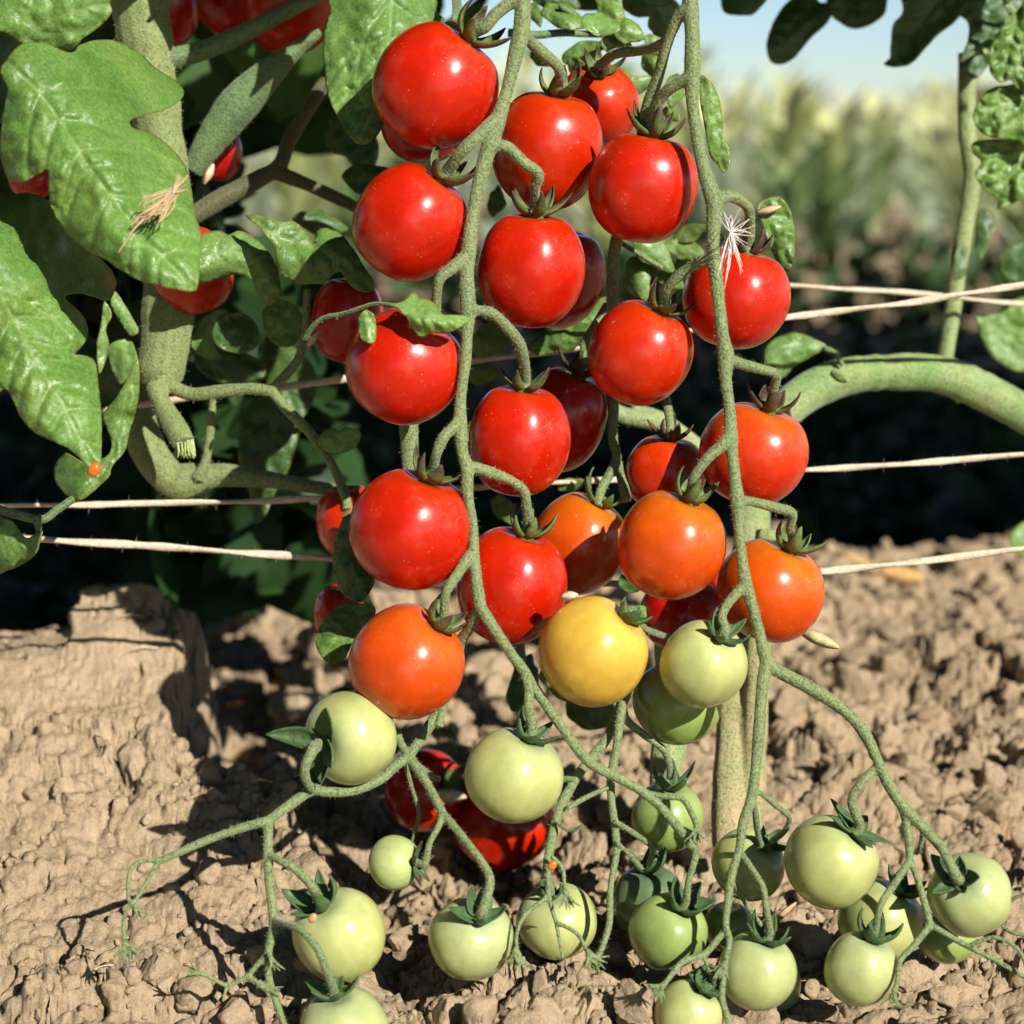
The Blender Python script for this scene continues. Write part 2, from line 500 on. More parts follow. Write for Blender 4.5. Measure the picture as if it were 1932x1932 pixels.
# ------------------------------------------------------------------ tubes, leaves, fruit
def catmull(pts, step=3.0):
    """pts: list of tuples (x, y, z, r) in metres; resample smoothly"""
    p = np.array(pts, float)
    if len(p) == 2: p = np.vstack([p[0], (p[0]+p[1])/2, p[1]])
    q = np.vstack([2*p[0]-p[1], p, 2*p[-1]-p[-2]])
    out = []
    for i in range(1, len(q)-2):
        L = np.linalg.norm(q[i+1][:3]-q[i][:3]); n = max(2, int(L/(step*MPP*.58)))
        for k in range(n):
            t = k/n
            out.append(.5*((2*q[i]) + (-q[i-1]+q[i+1])*t + (2*q[i-1]-5*q[i]+4*q[i+1]-q[i+2])*t*t + (-q[i-1]+3*q[i]-3*q[i+1]+q[i+2])*t**3))
    out.append(q[-2])
    o = np.array(out); o[:, 3] = np.clip(o[:, 3], .00004, None)
    return o
def tube(path, seg=10, wob=0.05, ridge=0.0, k=0):
    p = path; n = len(p)
    tan = np.gradient(p[:, :3], axis=0); tan /= np.linalg.norm(tan, axis=1)[:, None]+1e-12
    up = np.array([0.3, -1, .2]); V = []
    a = np.cross(tan[0], up); a /= np.linalg.norm(a)
    ang = np.linspace(0, 2*math.pi, seg, endpoint=False)
    s = np.concatenate([[0], np.cumsum(np.linalg.norm(np.diff(p[:, :3], axis=0), axis=1))])
    wv = fbm(s*120+k*3.3, s*0+k, 3, 5)
    for i in range(n):
        a = a - tan[i]*a.dot(tan[i]); a /= np.linalg.norm(a)
        b = np.cross(tan[i], a)
        rr = p[i, 3]*(1+wob*wv[i]+ridge*np.cos(ang*5+.7))
        V.append(p[i, :3] + np.outer(np.cos(ang)*rr, a) + np.outer(np.sin(ang)*rr, b))
    V = np.concatenate(V)
    F = []
    for i in range(n-1):
        for j in range(seg):
            F.append((i*seg+j, i*seg+(j+1) % seg, (i+1)*seg+(j+1) % seg, (i+1)*seg+j))
    F.append(tuple(range(seg-1, -1, -1))); F.append(tuple((n-1)*seg+j for j in range(seg)))
    return V, F
def upath(pts, d0, d1=None, bulge=0.0, end=None):
    """pts [(u, v, r_px)...] at depths running from d0 to d1"""
    d1 = d0 if d1 is None else d1
    q = np.array([p[:2] for p in pts], float)
    s = np.concatenate([[0], np.cumsum(np.hypot(*np.diff(q, axis=0).T))]); s /= s[-1]
    out = []
    for (u, v, r), t in zip(pts, s):
        d = d0+(d1-d0)*t - bulge*math.sin(math.pi*t)
        w = P(u, v, d); out.append((w.x, w.y, w.z, r*MPP*d))
    if end is not None: out[-1] = (*end, out[-1][3])
    return catmull(out)
def fuse(paths, voxel=.00042, smooth=3):
    """join many tubes into one continuous branching skin"""
    V = []; F = []
    for k, p in enumerate(paths):
        v, f = tube(p, 12, .13, .05, k); append(V, F, v, f)
    me = mesh(np.concatenate(V), F, 'raw')
    o = bpy.data.objects.new('raw', me); COL.objects.link(o)
    r = o.modifiers.new('r', 'REMESH'); r.mode = 'VOXEL'; r.voxel_size = voxel; r.use_smooth_shade = True
    s = o.modifiers.new('s', 'SMOOTH'); s.iterations = smooth; s.factor = .5
    dg = bpy.context.evaluated_depsgraph_get()
    me2 = bpy.data.meshes.new_from_object(o.evaluated_get(dg))
    bpy.data.objects.remove(o); bpy.data.meshes.remove(me)
    return me2
def add_hair(me, per_mm2=1.0, length=.0008, width=.00010, droop=0.2):
    """short glandular hairs standing on the skin, one thin blade each"""
    n = len(me.vertices)
    co = np.empty(n*3); me.vertices.foreach_get('co', co); co = co.reshape(-1, 3)
    me.calc_loop_triangles()
    t = np.empty(len(me.loop_triangles)*3, dtype=np.int32); me.loop_triangles.foreach_get('vertices', t); t = t.reshape(-1, 3)
    A, B, C = co[t[:, 0]], co[t[:, 1]], co[t[:, 2]]
    nr = np.cross(B-A, C-A); ar = np.linalg.norm(nr, axis=1)/2
    nr = nr/(ar[:, None]*2+1e-12)
    cnt = min(int(ar.sum()*1e6*per_mm2), 60000)
    idx = rng.choice(len(t), cnt, p=ar/ar.sum())
    w = rng.dirichlet((1, 1, 1), cnt)
    base = A[idx]*w[:, :1]+B[idx]*w[:, 1:2]+C[idx]*w[:, 2:]
    nn = nr[idx]; rv = rng.normal(size=(cnt, 3))
    side = np.cross(nn, rv); side /= np.linalg.norm(side, axis=1)[:, None]+1e-9
    L = length*(.35+rng.random(cnt)**2*1.1)
    tip = base + nn*L[:, None] + side[:, [1, 2, 0]]*0 + rv*L[:, None]*.22
    hv = np.stack([base-side*width/2-nn*.00005, base+side*width/2-nn*.00005, tip], 1).reshape(-1, 3)
    allv = np.vstack([co, hv])
    nf = len(me.polygons)
    lt = np.empty(nf, dtype=np.int32); me.polygons.foreach_get('loop_total', lt)
    li = np.empty(len(me.loops), dtype=np.int32); me.loops.foreach_get('vertex_index', li)
    li2 = np.concatenate([li, np.arange(n, n+3*cnt, dtype=np.int32)])
    lt2 = np.concatenate([lt, np.full(cnt, 3, dtype=np.int32)])
    ls2 = np.concatenate([[0], np.cumsum(lt2)[:-1]]).astype(np.int32)
    m2 = bpy.data.meshes.new('stalk')
    m2.vertices.add(len(allv)); m2.vertices.foreach_set('co', allv.ravel().astype(np.float32))
    m2.loops.add(len(li2)); m2.loops.foreach_set('vertex_index', li2)
    m2.polygons.add(len(lt2)); m2.polygons.foreach_set('loop_start', ls2); m2.polygons.foreach_set('loop_total', lt2)
    m2.update(calc_edges=True)
    h = np.zeros(len(allv)); h[n:] = .8
    set_attr(m2, 'hair', h)
    return m2

def poly_smooth(pts, step):
    q = np.array(pts, float); n = len(q); out = []
    for i in range(n):
        a, b, c, d = q[i-1], q[i], q[(i+1) % n], q[(i+2) % n]
        L = np.linalg.norm(c-b); k = max(1, int(L/step))
        for j in range(k):
            t = j/k
            out.append(.5*((2*b)+(-a+c)*t+(2*a-5*b+4*c-d)*t*t+(-a+3*b-3*c+d)*t**3))
    return np.array(out)
def seg_dist(P_, a, b):
    ab = b-a; t = np.clip(((P_-a)@ab)/(ab@ab+1e-9), 0, 1)
    return np.linalg.norm(P_-(a+t[:, None]*ab), axis=1)
def leaf(name, outline, mid, d, mat, parent=None, tilt=(0, 0), cup=0.0, pucker=.0008, step=5.5, curl=.0013, k=0, wave=.0042, thick=.0002, label=None, nv=6):
    """a leaf blade from its outline; mid is the midrib; tilt = depth change (m) per 100 px right / down"""
    bd = poly_smooth(outline, step)
    c = bd.mean(0)
    dirn = bd-c; dirn /= np.linalg.norm(dirn, axis=1)[:, None]+1e-9
    ph = np.arange(len(bd))
    bd = bd + dirn*(1.3*fbm(ph*.31+k*5, ph*0.0, 2, k)[:, None])
    lo, hi = bd.min(0), bd.max(0)
    gx, gy = np.meshgrid(np.arange(lo[0], hi[0], step), np.arange(lo[1], hi[1], step))
    g = np.stack([gx.ravel(), gy.ravel()], 1) + rng.uniform(-.25, .25, (gx.size, 2))*step
    # inside test
    x, y = g[:, 0], g[:, 1]; ins = np.zeros(len(g), bool)
    x1, y1 = bd[:, 0], bd[:, 1]; x2, y2 = np.roll(x1, -1), np.roll(y1, -1)
    for i in range(len(bd)):
        cnd = ((y1[i] > y) != (y2[i] > y)) & (x < (x2[i]-x1[i])*(y-y1[i])/(y2[i]-y1[i]+1e-12)+x1[i])
        ins ^= cnd
    g = g[ins]
    db = np.full(len(g), 1e9)
    for i in range(0, len(bd)): db = np.minimum(db, np.hypot(g[:, 0]-bd[i, 0], g[:, 1]-bd[i, 1]))
    g = g[db > step*.6]
    allp = np.vstack([bd, g]); nb = len(bd)
    vs, es, fs, *_ = delaunay_2d_cdt([Vector(p) for p in allp], [], [list(range(nb))], 1, 1e-4)
    pp = np.array([v[:] for v in vs])
    # veins
    m = poly_smooth_open(mid, 8.0)
    segs = [(m[i], m[i+1], 1.0) for i in range(len(m)-1)]
    L = np.concatenate([[0], np.cumsum(np.linalg.norm(np.diff(m, axis=0), axis=1))])
    size = L[-1]
    vr = random.Random(k*17+3)
    for i in range(1, nv):
        s = size*((i+vr.uniform(-.22, .22))/nv)*.93
        j = min(int(np.searchsorted(L, s)), len(m)-1)
        t = m[j]-m[max(j-1, 0)]; t /= np.linalg.norm(t)+1e-9
        for sg in (-1, 1):
            ang = sg*math.radians(vr.uniform(42, 66)); ca, sa = math.cos(ang), math.sin(ang)
            q = m[j].copy(); dv = np.array([t[0]*ca-t[1]*sa, t[0]*sa+t[1]*ca])
            for w in range(7):
                q2 = q+dv*size*.07
                segs.append((q, q2, .55-.04*w))
                q = q2; r = -sg*math.radians(7); dv = np.array([dv[0]*math.cos(r)-dv[1]*math.sin(r), dv[0]*math.sin(r)+dv[1]*math.cos(r)])
                if w in (1, 3, 5):           # tertiary branch
                    a2 = sg*math.radians(45)*(1 if w != 3 else -1.1)
                    d2 = np.array([dv[0]*math.cos(a2)-dv[1]*math.sin(a2), dv[0]*math.sin(a2)+dv[1]*math.cos(a2)])
                    segs.append((q, q+d2*size*.07, .25))
    vein = np.zeros(len(pp)); dist = np.full(len(pp), 1e9)
    for a, b, s in segs:
        dd = seg_dist(pp, a, b)
        wv = 2.6 if s > .9 else 2.1
        vein = np.maximum(vein, s*np.exp(-(dd/wv)**2))
        dist = np.minimum(dist, dd/(0.6+.4*s))
    dm = np.full(len(pp), 1e9)
    for i in range(len(m)-1): dm = np.minimum(dm, seg_dist(pp, m[i], m[i+1]))
    rim = np.zeros(len(pp)); dr = np.full(len(pp), 1e9)
    for i in range(nb): dr = np.minimum(dr, np.hypot(pp[:, 0]-bd[i, 0], pp[:, 1]-bd[i, 1]))
    rim = np.exp(-(dr/(step*.7))**2)
    puff = pucker*(1-np.exp(-(dist/8.0)**2))*1.15
    dd = d + tilt[0]*(pp[:, 0]-c[0])/100 + tilt[1]*(pp[:, 1]-c[1])/100 + cup*(dm/100)**2 - puff
    dd = dd + wave*fbm(pp[:, 0]/75+k*3.1, pp[:, 1]/75, 3, k+3) + pucker*.6*fbm(pp[:, 0]/22+k, pp[:, 1]/22, 2, k+9)
    dd = dd + curl*np.exp(-(dr/16.0)**2)
    wv = [P(a[0], a[1], b) for a, b in zip(pp, dd)]
    me = mesh(wv, [list(f) for f in fs])
    set_attr(me, 'vein', vein); set_attr(me, 'rim', rim)
    o = link(name, me, mat, parent)
    sm = o.modifiers.new('thickness', 'SOLIDIFY'); sm.thickness = thick; sm.offset = 0
    if label: o['label'] = label
    return o
def poly_smooth_open(pts, step):
    q = np.array(pts, float); q = np.vstack([2*q[0]-q[1], q, 2*q[-1]-q[-2]]); out = []
    for i in range(1, len(q)-2):
        n = max(2, int(np.linalg.norm(q[i+1]-q[i])/step))
        for k in range(n):
            t = k/n
            out.append(.5*((2*q[i])+(-q[i-1]+q[i+1])*t+(2*q[i-1]-5*q[i]+4*q[i+1]-q[i+2])*t*t+(-q[i-1]+3*q[i]-3*q[i+1]+q[i+2])*t**3))
    out.append(q[-2]); return np.array(out)

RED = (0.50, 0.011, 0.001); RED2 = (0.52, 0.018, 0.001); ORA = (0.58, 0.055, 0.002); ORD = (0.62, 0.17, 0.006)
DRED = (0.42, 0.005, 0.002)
YEL = (0.60, 0.37, 0.045); PALE = (0.44, 0.47, 0.165); PALE2 = (0.41, 0.46, 0.180); GRN = (0.25, 0.34, 0.085); DGRN = (0.12, 0.18, 0.08)
ATT = {}
def frame(axis):
    a = Vector(axis).normalized(); x = a.orthogonal().normalized(); y = a.cross(x)
    return np.array([x[:], y[:], a[:]]).T
def sepals(V, F, Cc, R, fr, org, rs, n=5, lift=1.0, length=.85, width=.26, brown=.4, green=(0.085, 0.15, 0.045), spread=.30):
    off = rs.random()*6.28
    for i in range(n):
        ph = off+i*2*math.pi/n+rs.uniform(-.25, .25)
        L = R*length*rs.uniform(.75, 1.15); w = R*width*rs.uniform(.8, 1.2)
        el0 = rs.uniform(.0, .25); cv = lift*rs.uniform(.7, 1.35); tw = rs.uniform(-.6, .6)
        pos = np.array([0.0, 0.0]); el = el0; rows = 10; pv = []; 
        r0 = R*.07
        q = np.array([r0, 0.0])
        for k in range(rows+1):
            t = k/rows
            wd = w*(math.sin(min(1, (t+.12)/.45)*math.pi/2)**.8)*(1-t**2.2)**.9+w*.03
            az = ph+tw*t*.35
            for s in (-1, -.5, 0, .5, 1):
                lat = s*wd*.5
                up = abs(s)**1.5*wd*.28
                x = q[0]*math.cos(az)-lat*math.sin(az); y = q[0]*math.sin(az)+lat*math.cos(az)
                pv.append([x-math.cos(az)*up*math.sin(el), y-math.sin(az)*up*math.sin(el), q[1]+up*math.cos(el)])
            el = el0 + cv*(t**.8)*1.35
            q = q+np.array([math.cos(el), math.sin(el)])*L/rows
        pv = np.array(pv)
        f = [(k*5+j, k*5+j+1, (k+1)*5+j+1, (k+1)*5+j) for k in range(rows) for j in range(4)]
        append(V, F, org+pv@fr.T, f)
        tcol = np.repeat(np.linspace(0, 1, rows+1), 5)
        br = np.clip((tcol-(1-brown))/.35, 0, 1)[:, None]
        cc = np.array(green)*(1-br)+np.array((0.075, 0.045, 0.025))*br
        cc = cc*rs.uniform(.85, 1.15)
        Cc.append(cc)
def tomato(key, u, v, rx, ry, d, cal, col, label, shoulder=None, calyx=True, ribs=0.0, brown=.5, lift=1.1, sl=.72, name='tomato', away=False, group='tomatoes of the ripening bunch', wrinkle=0, sw=.27, nseed=None):
    rs = random.Random(hash(key) % 1000 if nseed is None else nseed)
    R = (rx+ry)/2*MPP*d
    off = np.array([cal[0]-u, v-cal[1]], float)/((rx+ry)/2*.90)
    l = np.hypot(*off)
    if l > .97: off *= .97/l; l = .97
    az = math.sqrt(1-l*l)*(-1 if away else 1)
    axis = CX*off[0] + CU*off[1] - CF*az
    ctr = P(u, v, d); fr = frame(axis)
    nu, nvv = 72, 46
    th = np.linspace(0, math.pi, nvv); ph = np.linspace(0, 2*math.pi, nu, endpoint=False)
    TH, PH = np.meshgrid(th, ph, indexing='ij')
    bulge = .022*np.sin(PH+rs.random()*6)*np.cos(TH)
    lob = 1+bulge+(.018+ribs)*np.cos(PH*(4 if ribs else 5)+rs.random()*6)*np.sin(TH)**1.2*(1 if not ribs else (.5+.5*np.cos(TH/1.3)))+.008*np.cos(2*PH+rs.random()*6)
    vert = abs(off[1])/(l+1e-6)
    Re = (rx*vert+ry*(1-vert))*MPP*d; Rp = (ry*vert+rx*(1-vert))*MPP*d
    rad = np.sin(TH)**.94
    X = Re*rad*lob*np.cos(PH); Y = Re*rad*lob*np.sin(PH)
    Z = Rp*(np.cos(TH) - .19*np.exp(-(TH/.40)**2)*1.0 + .05*np.exp(-((math.pi-TH)/.3)**2))
    pts = np.stack([X, Y, Z], -1)
    if wrinkle: pts *= (1+wrinkle*fbm(PH*2.2, TH*5, 3, 4))[..., None]
    pts = pts.reshape(-1, 3)
    pts = pts@fr.T
    vs = [pts[0]] + [None]*0
    F = []
    ids = np.arange(nvv*nu).reshape(nvv, nu)
    for i in range(nvv-1):
        for j in range(nu):
            j2 = (j+1) % nu
            if i == 0: F.append((ids[0, 0], ids[1, j], ids[1, j2]))
            elif i == nvv-2: F.append((ids[i, j], ids[nvv-1, 0], ids[i, j2]))
            else: F.append((ids[i, j], ids[i+1, j], ids[i+1, j2], ids[i, j2]))
    me = mesh(pts, F)
    sh = np.array(shoulder if shoulder else ((col[0]*.90, col[1]*.98, col[2]*1.35) if col[1] > col[0]*.55 else (col[0]*1.05, col[1]*2.6+.008, col[2])))
    w = np.exp(-(TH/(1.0 if shoulder else .62))**2).reshape(-1, 1)*.8
    w = np.clip(w*(1+.5*fbm(PH*2, TH*4, 3, 2).reshape(-1, 1)), 0, 1)
    c = np.array(col)*(1-w)+sh*w
    c = c*(1+.10*fbm(PH*1.3+u, TH*2, 3, 6).reshape(-1, 1))
    if col[1] > col[0]*.55:      # unripe: paler meridians and a yellower blossom end
        be = np.clip((TH-1.4)/1.5, 0, 1).reshape(-1, 1)*.35
        c = c*(1-be)+c*np.array((1.18, 1.06, .60))*be
        st = (.5+.5*np.cos(PH*17+2*fbm(PH*3, TH, 2, 1))).reshape(-1, 1)*.05*np.sin(TH).reshape(-1, 1)
        c = c*(1-st)
    set_col(me, 'skin', c)
    # loose vertices at the poles are merged away
    bm = bmesh.new(); bm.from_mesh(me)
    bmesh.ops.delete(bm, geom=[q for q in bm.verts if not q.link_faces], context='VERTS')
    bm.to_mesh(me); bm.free()
    att = np.array(ctr) + fr[:, 2]*Rp*.84
    ATT[key] = (Vector(att), Vector(fr[:, 2]))
    if not calyx:
        o = link(name, me, M_TOM, None, loc=ctr)
        tag(o, label, 'tomato', group); return o
    root = empty(name, ctr, label, 'tomato', group)
    fo = link('fruit', me, M_TOM, root, loc=(0, 0, 0))
    V = []; FF = []; Cc = []
    org = fr[:, 2]*Rp*.84
    unripe = col[1] > col[0]*.55
    sepals(V, FF, Cc, R, fr, org, rs, lift=lift, length=sl, brown=brown, width=sw*(1.2 if unripe else 1), green=(0.075, 0.140, 0.050) if unripe else (0.125, 0.185, 0.055))
    # small receptacle disc
    rr = 12; ring = []
    prof = [(.00, .12), (.07, .11), (.12, .05), (.15, 0.0), (.13, -.05), (0.0, -.06)]
    for a, b in prof:
        for j in range(rr):
            t = 2*math.pi*j/rr; ring.append([a*R*math.cos(t), a*R*math.sin(t), b*R])
    f = [(i*rr+j, i*rr+(j+1) % rr, (i+1)*rr+(j+1) % rr, (i+1)*rr+j) for i in range(len(prof)-1) for j in range(rr)]
    append(V, FF, org+np.array(ring)@fr.T, f); Cc.append(np.tile(np.array((0.11, 0.17, 0.05)), (len(ring), 1)))
    cm = mesh(np.concatenate(V), FF); set_col(cm, 'tint', np.concatenate(Cc))
    co = link('calyx', cm, M_CALYX, root, loc=(0, 0, 0))
    s = co.modifiers.new('thickness', 'SOLIDIFY'); s.thickness = .00045; s.offset = 0
    return root

# ------------------------------------------------------------------ tomatoes
T = tomato
T('1', 821,162,115,122,.583,(890,75),RED,'large glossy red tomato at the top of the middle stalk, left side', nseed=3)
T('2', 775,419,105,116,.583,(843,332),RED,'glossy red tomato second from the top on the left of the middle stalk', nseed=5)
T('3', 764,692,110,110,.583,(820,600),RED,'red tomato partly shaded by a small pale leaflet lying over it', calyx=False)
T('4', 777,997,116,116,.580,(813,900),RED,'big round red tomato with wide dimple, above the orange-red one on the left', nseed=8)
T('5', 767,1248,108,110,.577,(836,1165),ORA,'orange-red tomato left of the middle stalk, just above a pale green one',shoulder=(.72,.12,.01), nseed=13)
T('6', 1034,281,104,117,.606,(1050,188),RED2,'red tomato right of the middle stalk, hung highest there and crossed by a kinked stalk', nseed=4)
T('7', 1129,198,76,80,.632,(1129,150),RED2,'small red tomato peeping out behind two larger ones near the top', nseed=6)
T('8', 1214,352,102,109,.587,(1235,243),RED,'red tomato against the right stalk, second from the top there', nseed=9)
T('9', 1001,507,102,115,.594,(1010,398),RED,'bright red tomato with its calyx in front of the tomato above it', nseed=21)
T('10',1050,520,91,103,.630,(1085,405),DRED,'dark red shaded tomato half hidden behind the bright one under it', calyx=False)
T('11',1208,665,97,103,.588,(1245,588),RED2,'orange-tinged red tomato hung on a long arched pedicel from the right stalk', nseed=11)
T('12',1388,560,102,100,.594,(1408,465),RED,'red tomato behind the right stalk with white seed fluff on its calyx',brown=.95, nseed=12)
T('13',979,828,97,111,.600,(989,722),RED,'red tomato in the middle of the bunch, calyx touching the string line', nseed=14)
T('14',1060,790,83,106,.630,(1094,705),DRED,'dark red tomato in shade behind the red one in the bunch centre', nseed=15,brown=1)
T('15',1422,855,102,100,.596,(1450,765),RED2,'red tomato with orange shoulder behind the right stalk, brown calyx tips', shoulder=(.74,.13,.01), brown=.9, nseed=16)
T('16',1255,892,77,76,.622,(1264,824),RED2,'shaded red tomato between strings, half behind the larger ones right of centre', shoulder=ORA, brown=1, nseed=17)
T('17',1266,1027,101,106,.577,(1297,942),ORA,'bright orange tomato hung in front of the right stalk with curled sepals', shoulder=ORD, brown=.3, nseed=18)
T('18',1090,1025,88,103,.620,(1133,945),ORA,'orange tomato in the gap behind, its lower half in shade', shoulder=ORD, brown=.1, nseed=19)
T('19',965,1103,104,116,.594,(994,1003),RED,'red tomato directly left of the yellow one, with a wide double glint', nseed=20, brown=.1)
T('20',1455,1113,102,98,.594,(1489,1030),ORA,'orange-red tomato lowest behind the right stalk, above bare soil', shoulder=ORD, brown=.1, nseed=22)
T('21',1120,1228,104,104,.574,(1182,1160),YEL,'single yellow tomato at the centre of the bunch',shoulder=(.8,.5,.08), nseed=23, brown=0,away=False,sl=.5)
T('22',1327,1253,81,86,.572,(1355,1198),PALE,'pale green tomato highest on the right stalk, below the orange ones',shoulder=PALE2, nseed=24, brown=0)
T('23',1278,1325,82,80,.598,(1278,1250),GRN,'ribbed green tomato tucked behind the highest pale green one',shoulder=(.3,.4,.14),calyx=False,ribs=.035)
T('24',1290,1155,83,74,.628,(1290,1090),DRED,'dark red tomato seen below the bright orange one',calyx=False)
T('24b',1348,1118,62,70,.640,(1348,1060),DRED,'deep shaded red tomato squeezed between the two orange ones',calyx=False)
T('25',970,1462,94,89,.574,(1000,1383),PALE,'round pale green tomato hung under the red one in the middle', nseed=25, brown=.1)
T('26',661,1391,82,91,.574,(612,1398),PALE,'pale green tomato facing left with its star calyx in full view', nseed=26, brown=0,lift=.55,sl=1.1,sw=.46)
T('27',803,1492,79,77,.690,(850,1470),RED,'red tomato lying on the soil behind thin green stalks, the left of two', nseed=27, brown=.8,sl=.7)
T('28',950,1545,98,93,.695,(990,1500),RED,'wrinkled red tomato lying on the soil under the pale green one', calyx=False, wrinkle=.03)
T('29',745,1627,49,51,.572,(786,1624),PALE2,'smallest green tomato, calyx turned to the right',shoulder=(.36,.48,.16), nseed=29, brown=.5,lift=.6,sl=.95,sw=.34)
T('30',889,1770,80,77,.562,(907,1718),PALE2,'pale green tomato near the bottom, left of the one crossed by thin stalks', nseed=30, brown=0,sw=.36,sl=.9,lift=.9)
T('31',1051,1737,76,68,.584,(1040,1680),PALE,'pale green tomato crossed by thin stalks with withered buds',nseed=31,brown=.2,sl=.6)
T('32',640,1763,87,88,.562,(611,1700),PALE,'largest pale green tomato at lower left, split sepals on its top', nseed=32, brown=.2,sw=.38,sl=.9)
T('33',648,1947,86,86,.550,(632,1872),PALE2,'pale green tomato cut by the bottom edge at the left', nseed=33, brown=0,sw=.32,lift=.7)
T('34',1260,1757,72,75,.576,(1284,1705),GRN,'shiny ribbed green tomato low in the middle, darker than its neighbours',shoulder=(.30,.40,.13),ribs=.045, nseed=34, brown=0,sw=.4,sl=1.0,lift=.9)
T('35',1224,1702,70,72,.602,(1222,1640),DGRN,'dark green tomato in shade left of the ribbed one', nseed=35, brown=0,sw=.4,sl=.8)
T('36',1260,1540,68,66,.612,(1264,1470),GRN,'green tomato hanging in front of the thick ochre stem, half in shadow',shoulder=(.34,.44,.16),nseed=36,brown=0,sw=.36,sl=1.0)
T('37',1412,1630,71,66,.604,(1445,1588),PALE,'pale green tomato behind the split of the right stalk',nseed=37,brown=.3,sw=.3)
T('38',1569,1626,90,86,.572,(1608,1563),PALE,'big pale green tomato with ragged calyx, right of the thick ochre stem', nseed=38, brown=0,sw=.34,lift=.35,sl=.85)
T('39',1830,1688,77,81,.570,(1797,1650),PALE2,'pale green tomato farthest to the right with a dark shaded calyx', nseed=39, brown=0,sw=.36,lift=.8,sl=.75)
T('40',1624,1827,68,72,.558,(1643,1765),PALE2,'pale green tomato lowest at right, shorter stalk bent above it', nseed=40, brown=0,sw=.4,sl=1.0)
T('41',1662,1737,79,79,.586,(1700,1672),PALE,'green tomato behind the lowest one at right, shaded calyx', nseed=41, brown=0,sw=.36)
T('42',1785,1768,55,48,.594,(1785,1715),GRN,'small green tomato peeping out under the farthest right one',calyx=False)
T('43',1428,1832,74,73,.562,(1445,1768),PALE2,'pale green tomato near the bottom of the right stalk, front of a pair', nseed=43, brown=0,sw=.36,sl=1.0)
T('44',1441,1856,70,70,.588,(1441,1790),PALE,'pale green tomato mostly hidden behind the front one of its pair',calyx=False)
T('45',1300,1915,66,66,.552,(1330,1858),PALE,'green tomato cut by the bottom edge right of the centre',nseed=45,brown=0,sw=.5,sl=.8,lift=.6)
T('46',1374,1748,47,48,.612,(1374,1705),GRN,'small green tomato hidden behind the right stalk above a pair',calyx=False)
T('47',1552,1690,40,38,.668,(1552,1660),RED,'small red tomato on the soil under the big pale green one at right',calyx=False)
T('48',362,509,76,87,.650,(340,430),RED2,'red tomato behind the tip of the large left leaf',calyx=False)
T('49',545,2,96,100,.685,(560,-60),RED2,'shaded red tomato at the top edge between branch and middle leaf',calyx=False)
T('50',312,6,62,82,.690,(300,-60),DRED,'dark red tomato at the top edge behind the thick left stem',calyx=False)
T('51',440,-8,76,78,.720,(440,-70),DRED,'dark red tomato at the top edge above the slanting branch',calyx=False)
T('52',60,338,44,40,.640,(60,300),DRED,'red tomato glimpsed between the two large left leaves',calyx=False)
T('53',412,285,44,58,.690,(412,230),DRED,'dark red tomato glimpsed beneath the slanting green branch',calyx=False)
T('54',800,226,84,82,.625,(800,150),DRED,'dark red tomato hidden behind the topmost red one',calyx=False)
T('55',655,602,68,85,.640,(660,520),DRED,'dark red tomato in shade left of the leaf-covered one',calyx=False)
T('56',660,985,64,76,.640,(655,915),RED2,'wrinkled red tomato behind the big round one at left',calyx=False,wrinkle=.03)
T('57',640,1160,48,64,.655,(640,1100),DRED,'dark wrinkled red tomato beside the lower left leaf',calyx=False,wrinkle=.04)

# ------------------------------------------------------------------ truss stalks
def ped(pts, d0, key, bulge=0.004, r_end=None):
    """pedicel: follows pts then seats in the calyx of tomato key"""
    a, ax = ATT[key]
    dend = (a-C0).dot(CF)
    r = pts[-1][2]
    q = [(p[0], p[1], p[2]) for p in pts]
    out = []
    n = len(q)
    for i, (u, v, rr) in enumerate(q):
        t = i/n
        d = d0+(dend-.003-d0)*t - bulge*math.sin(math.pi*t)
        w = P(u, v, d); rad = rr*MPP*d
        out.append((w.x, w.y, w.z, rad))
    pre = a+ax*.0035
    out.append((pre.x, pre.y, pre.z, r*1.15*MPP*dend))
    out.append((a.x, a.y, a.z, r*1.35*MPP*dend))
    return catmull(out)
def rp(pts, r0, r1=None):
    r1 = r0 if r1 is None else r1
    n = len(pts)
    return [(p[0], p[1], p[2] if len(p) > 2 else r0+(r1-r0)*i/(n-1)) for i, p in enumerate(pts)]
DA = .574; DB = .569
A = []
A.append(upath(rp([(990,-60,13),(987,0,14),(984,55,16),(975,95,15),(957,170,13),(943,215,15),(922,280,16),(907,330,13),(893,400,12),(886,455,14),(880,520,14),(883,580,15),(881,630,11),(878,680,11),(870,745,11),(868,795,14),(872,850,12),(881,885,13),(882,930,11),(892,990,10),(894,1045,11),(899,1100,12),(906,1145,13)],12),DA))
A.append(upath(rp([(906,1145),(888,1180),(868,1215),(850,1290),(836,1327),(800,1385),(771,1428)],11,10),DA,.585,-.012))
A.append(upath(rp([(906,1145),(930,1183),(966,1236),(990,1268),(1008,1297),(1050,1358),(1103,1429),(1140,1455),(1173,1471),(1215,1496),(1254,1531),(1290,1576),(1312,1604)],11,9),DA,.570))
A.append(ped(rp([(988,0),(962,7),(934,28),(917,50)],13,11),DA,'1',.0))
A.append(ped(rp([(938,222),(915,245),(888,270),(866,292)],13,11),DA,'2',.004))
A.append(ped(rp([(892,470),(857,503),(832,524),(825,545)],12,10),DA,'3',.003))
A.append(ped(rp([(869,790),(857,806),(838,824),(824,855)],12,10),DA,'4',.004))
A.append(ped(rp([(888,1045),(860,1088),(842,1118)],11,9),DA,'5',.003))
A.append(ped(rp([(983,62),(997,76),(1026,102),(1053,127),(1057,150)],12,10),DA,'6',.0))
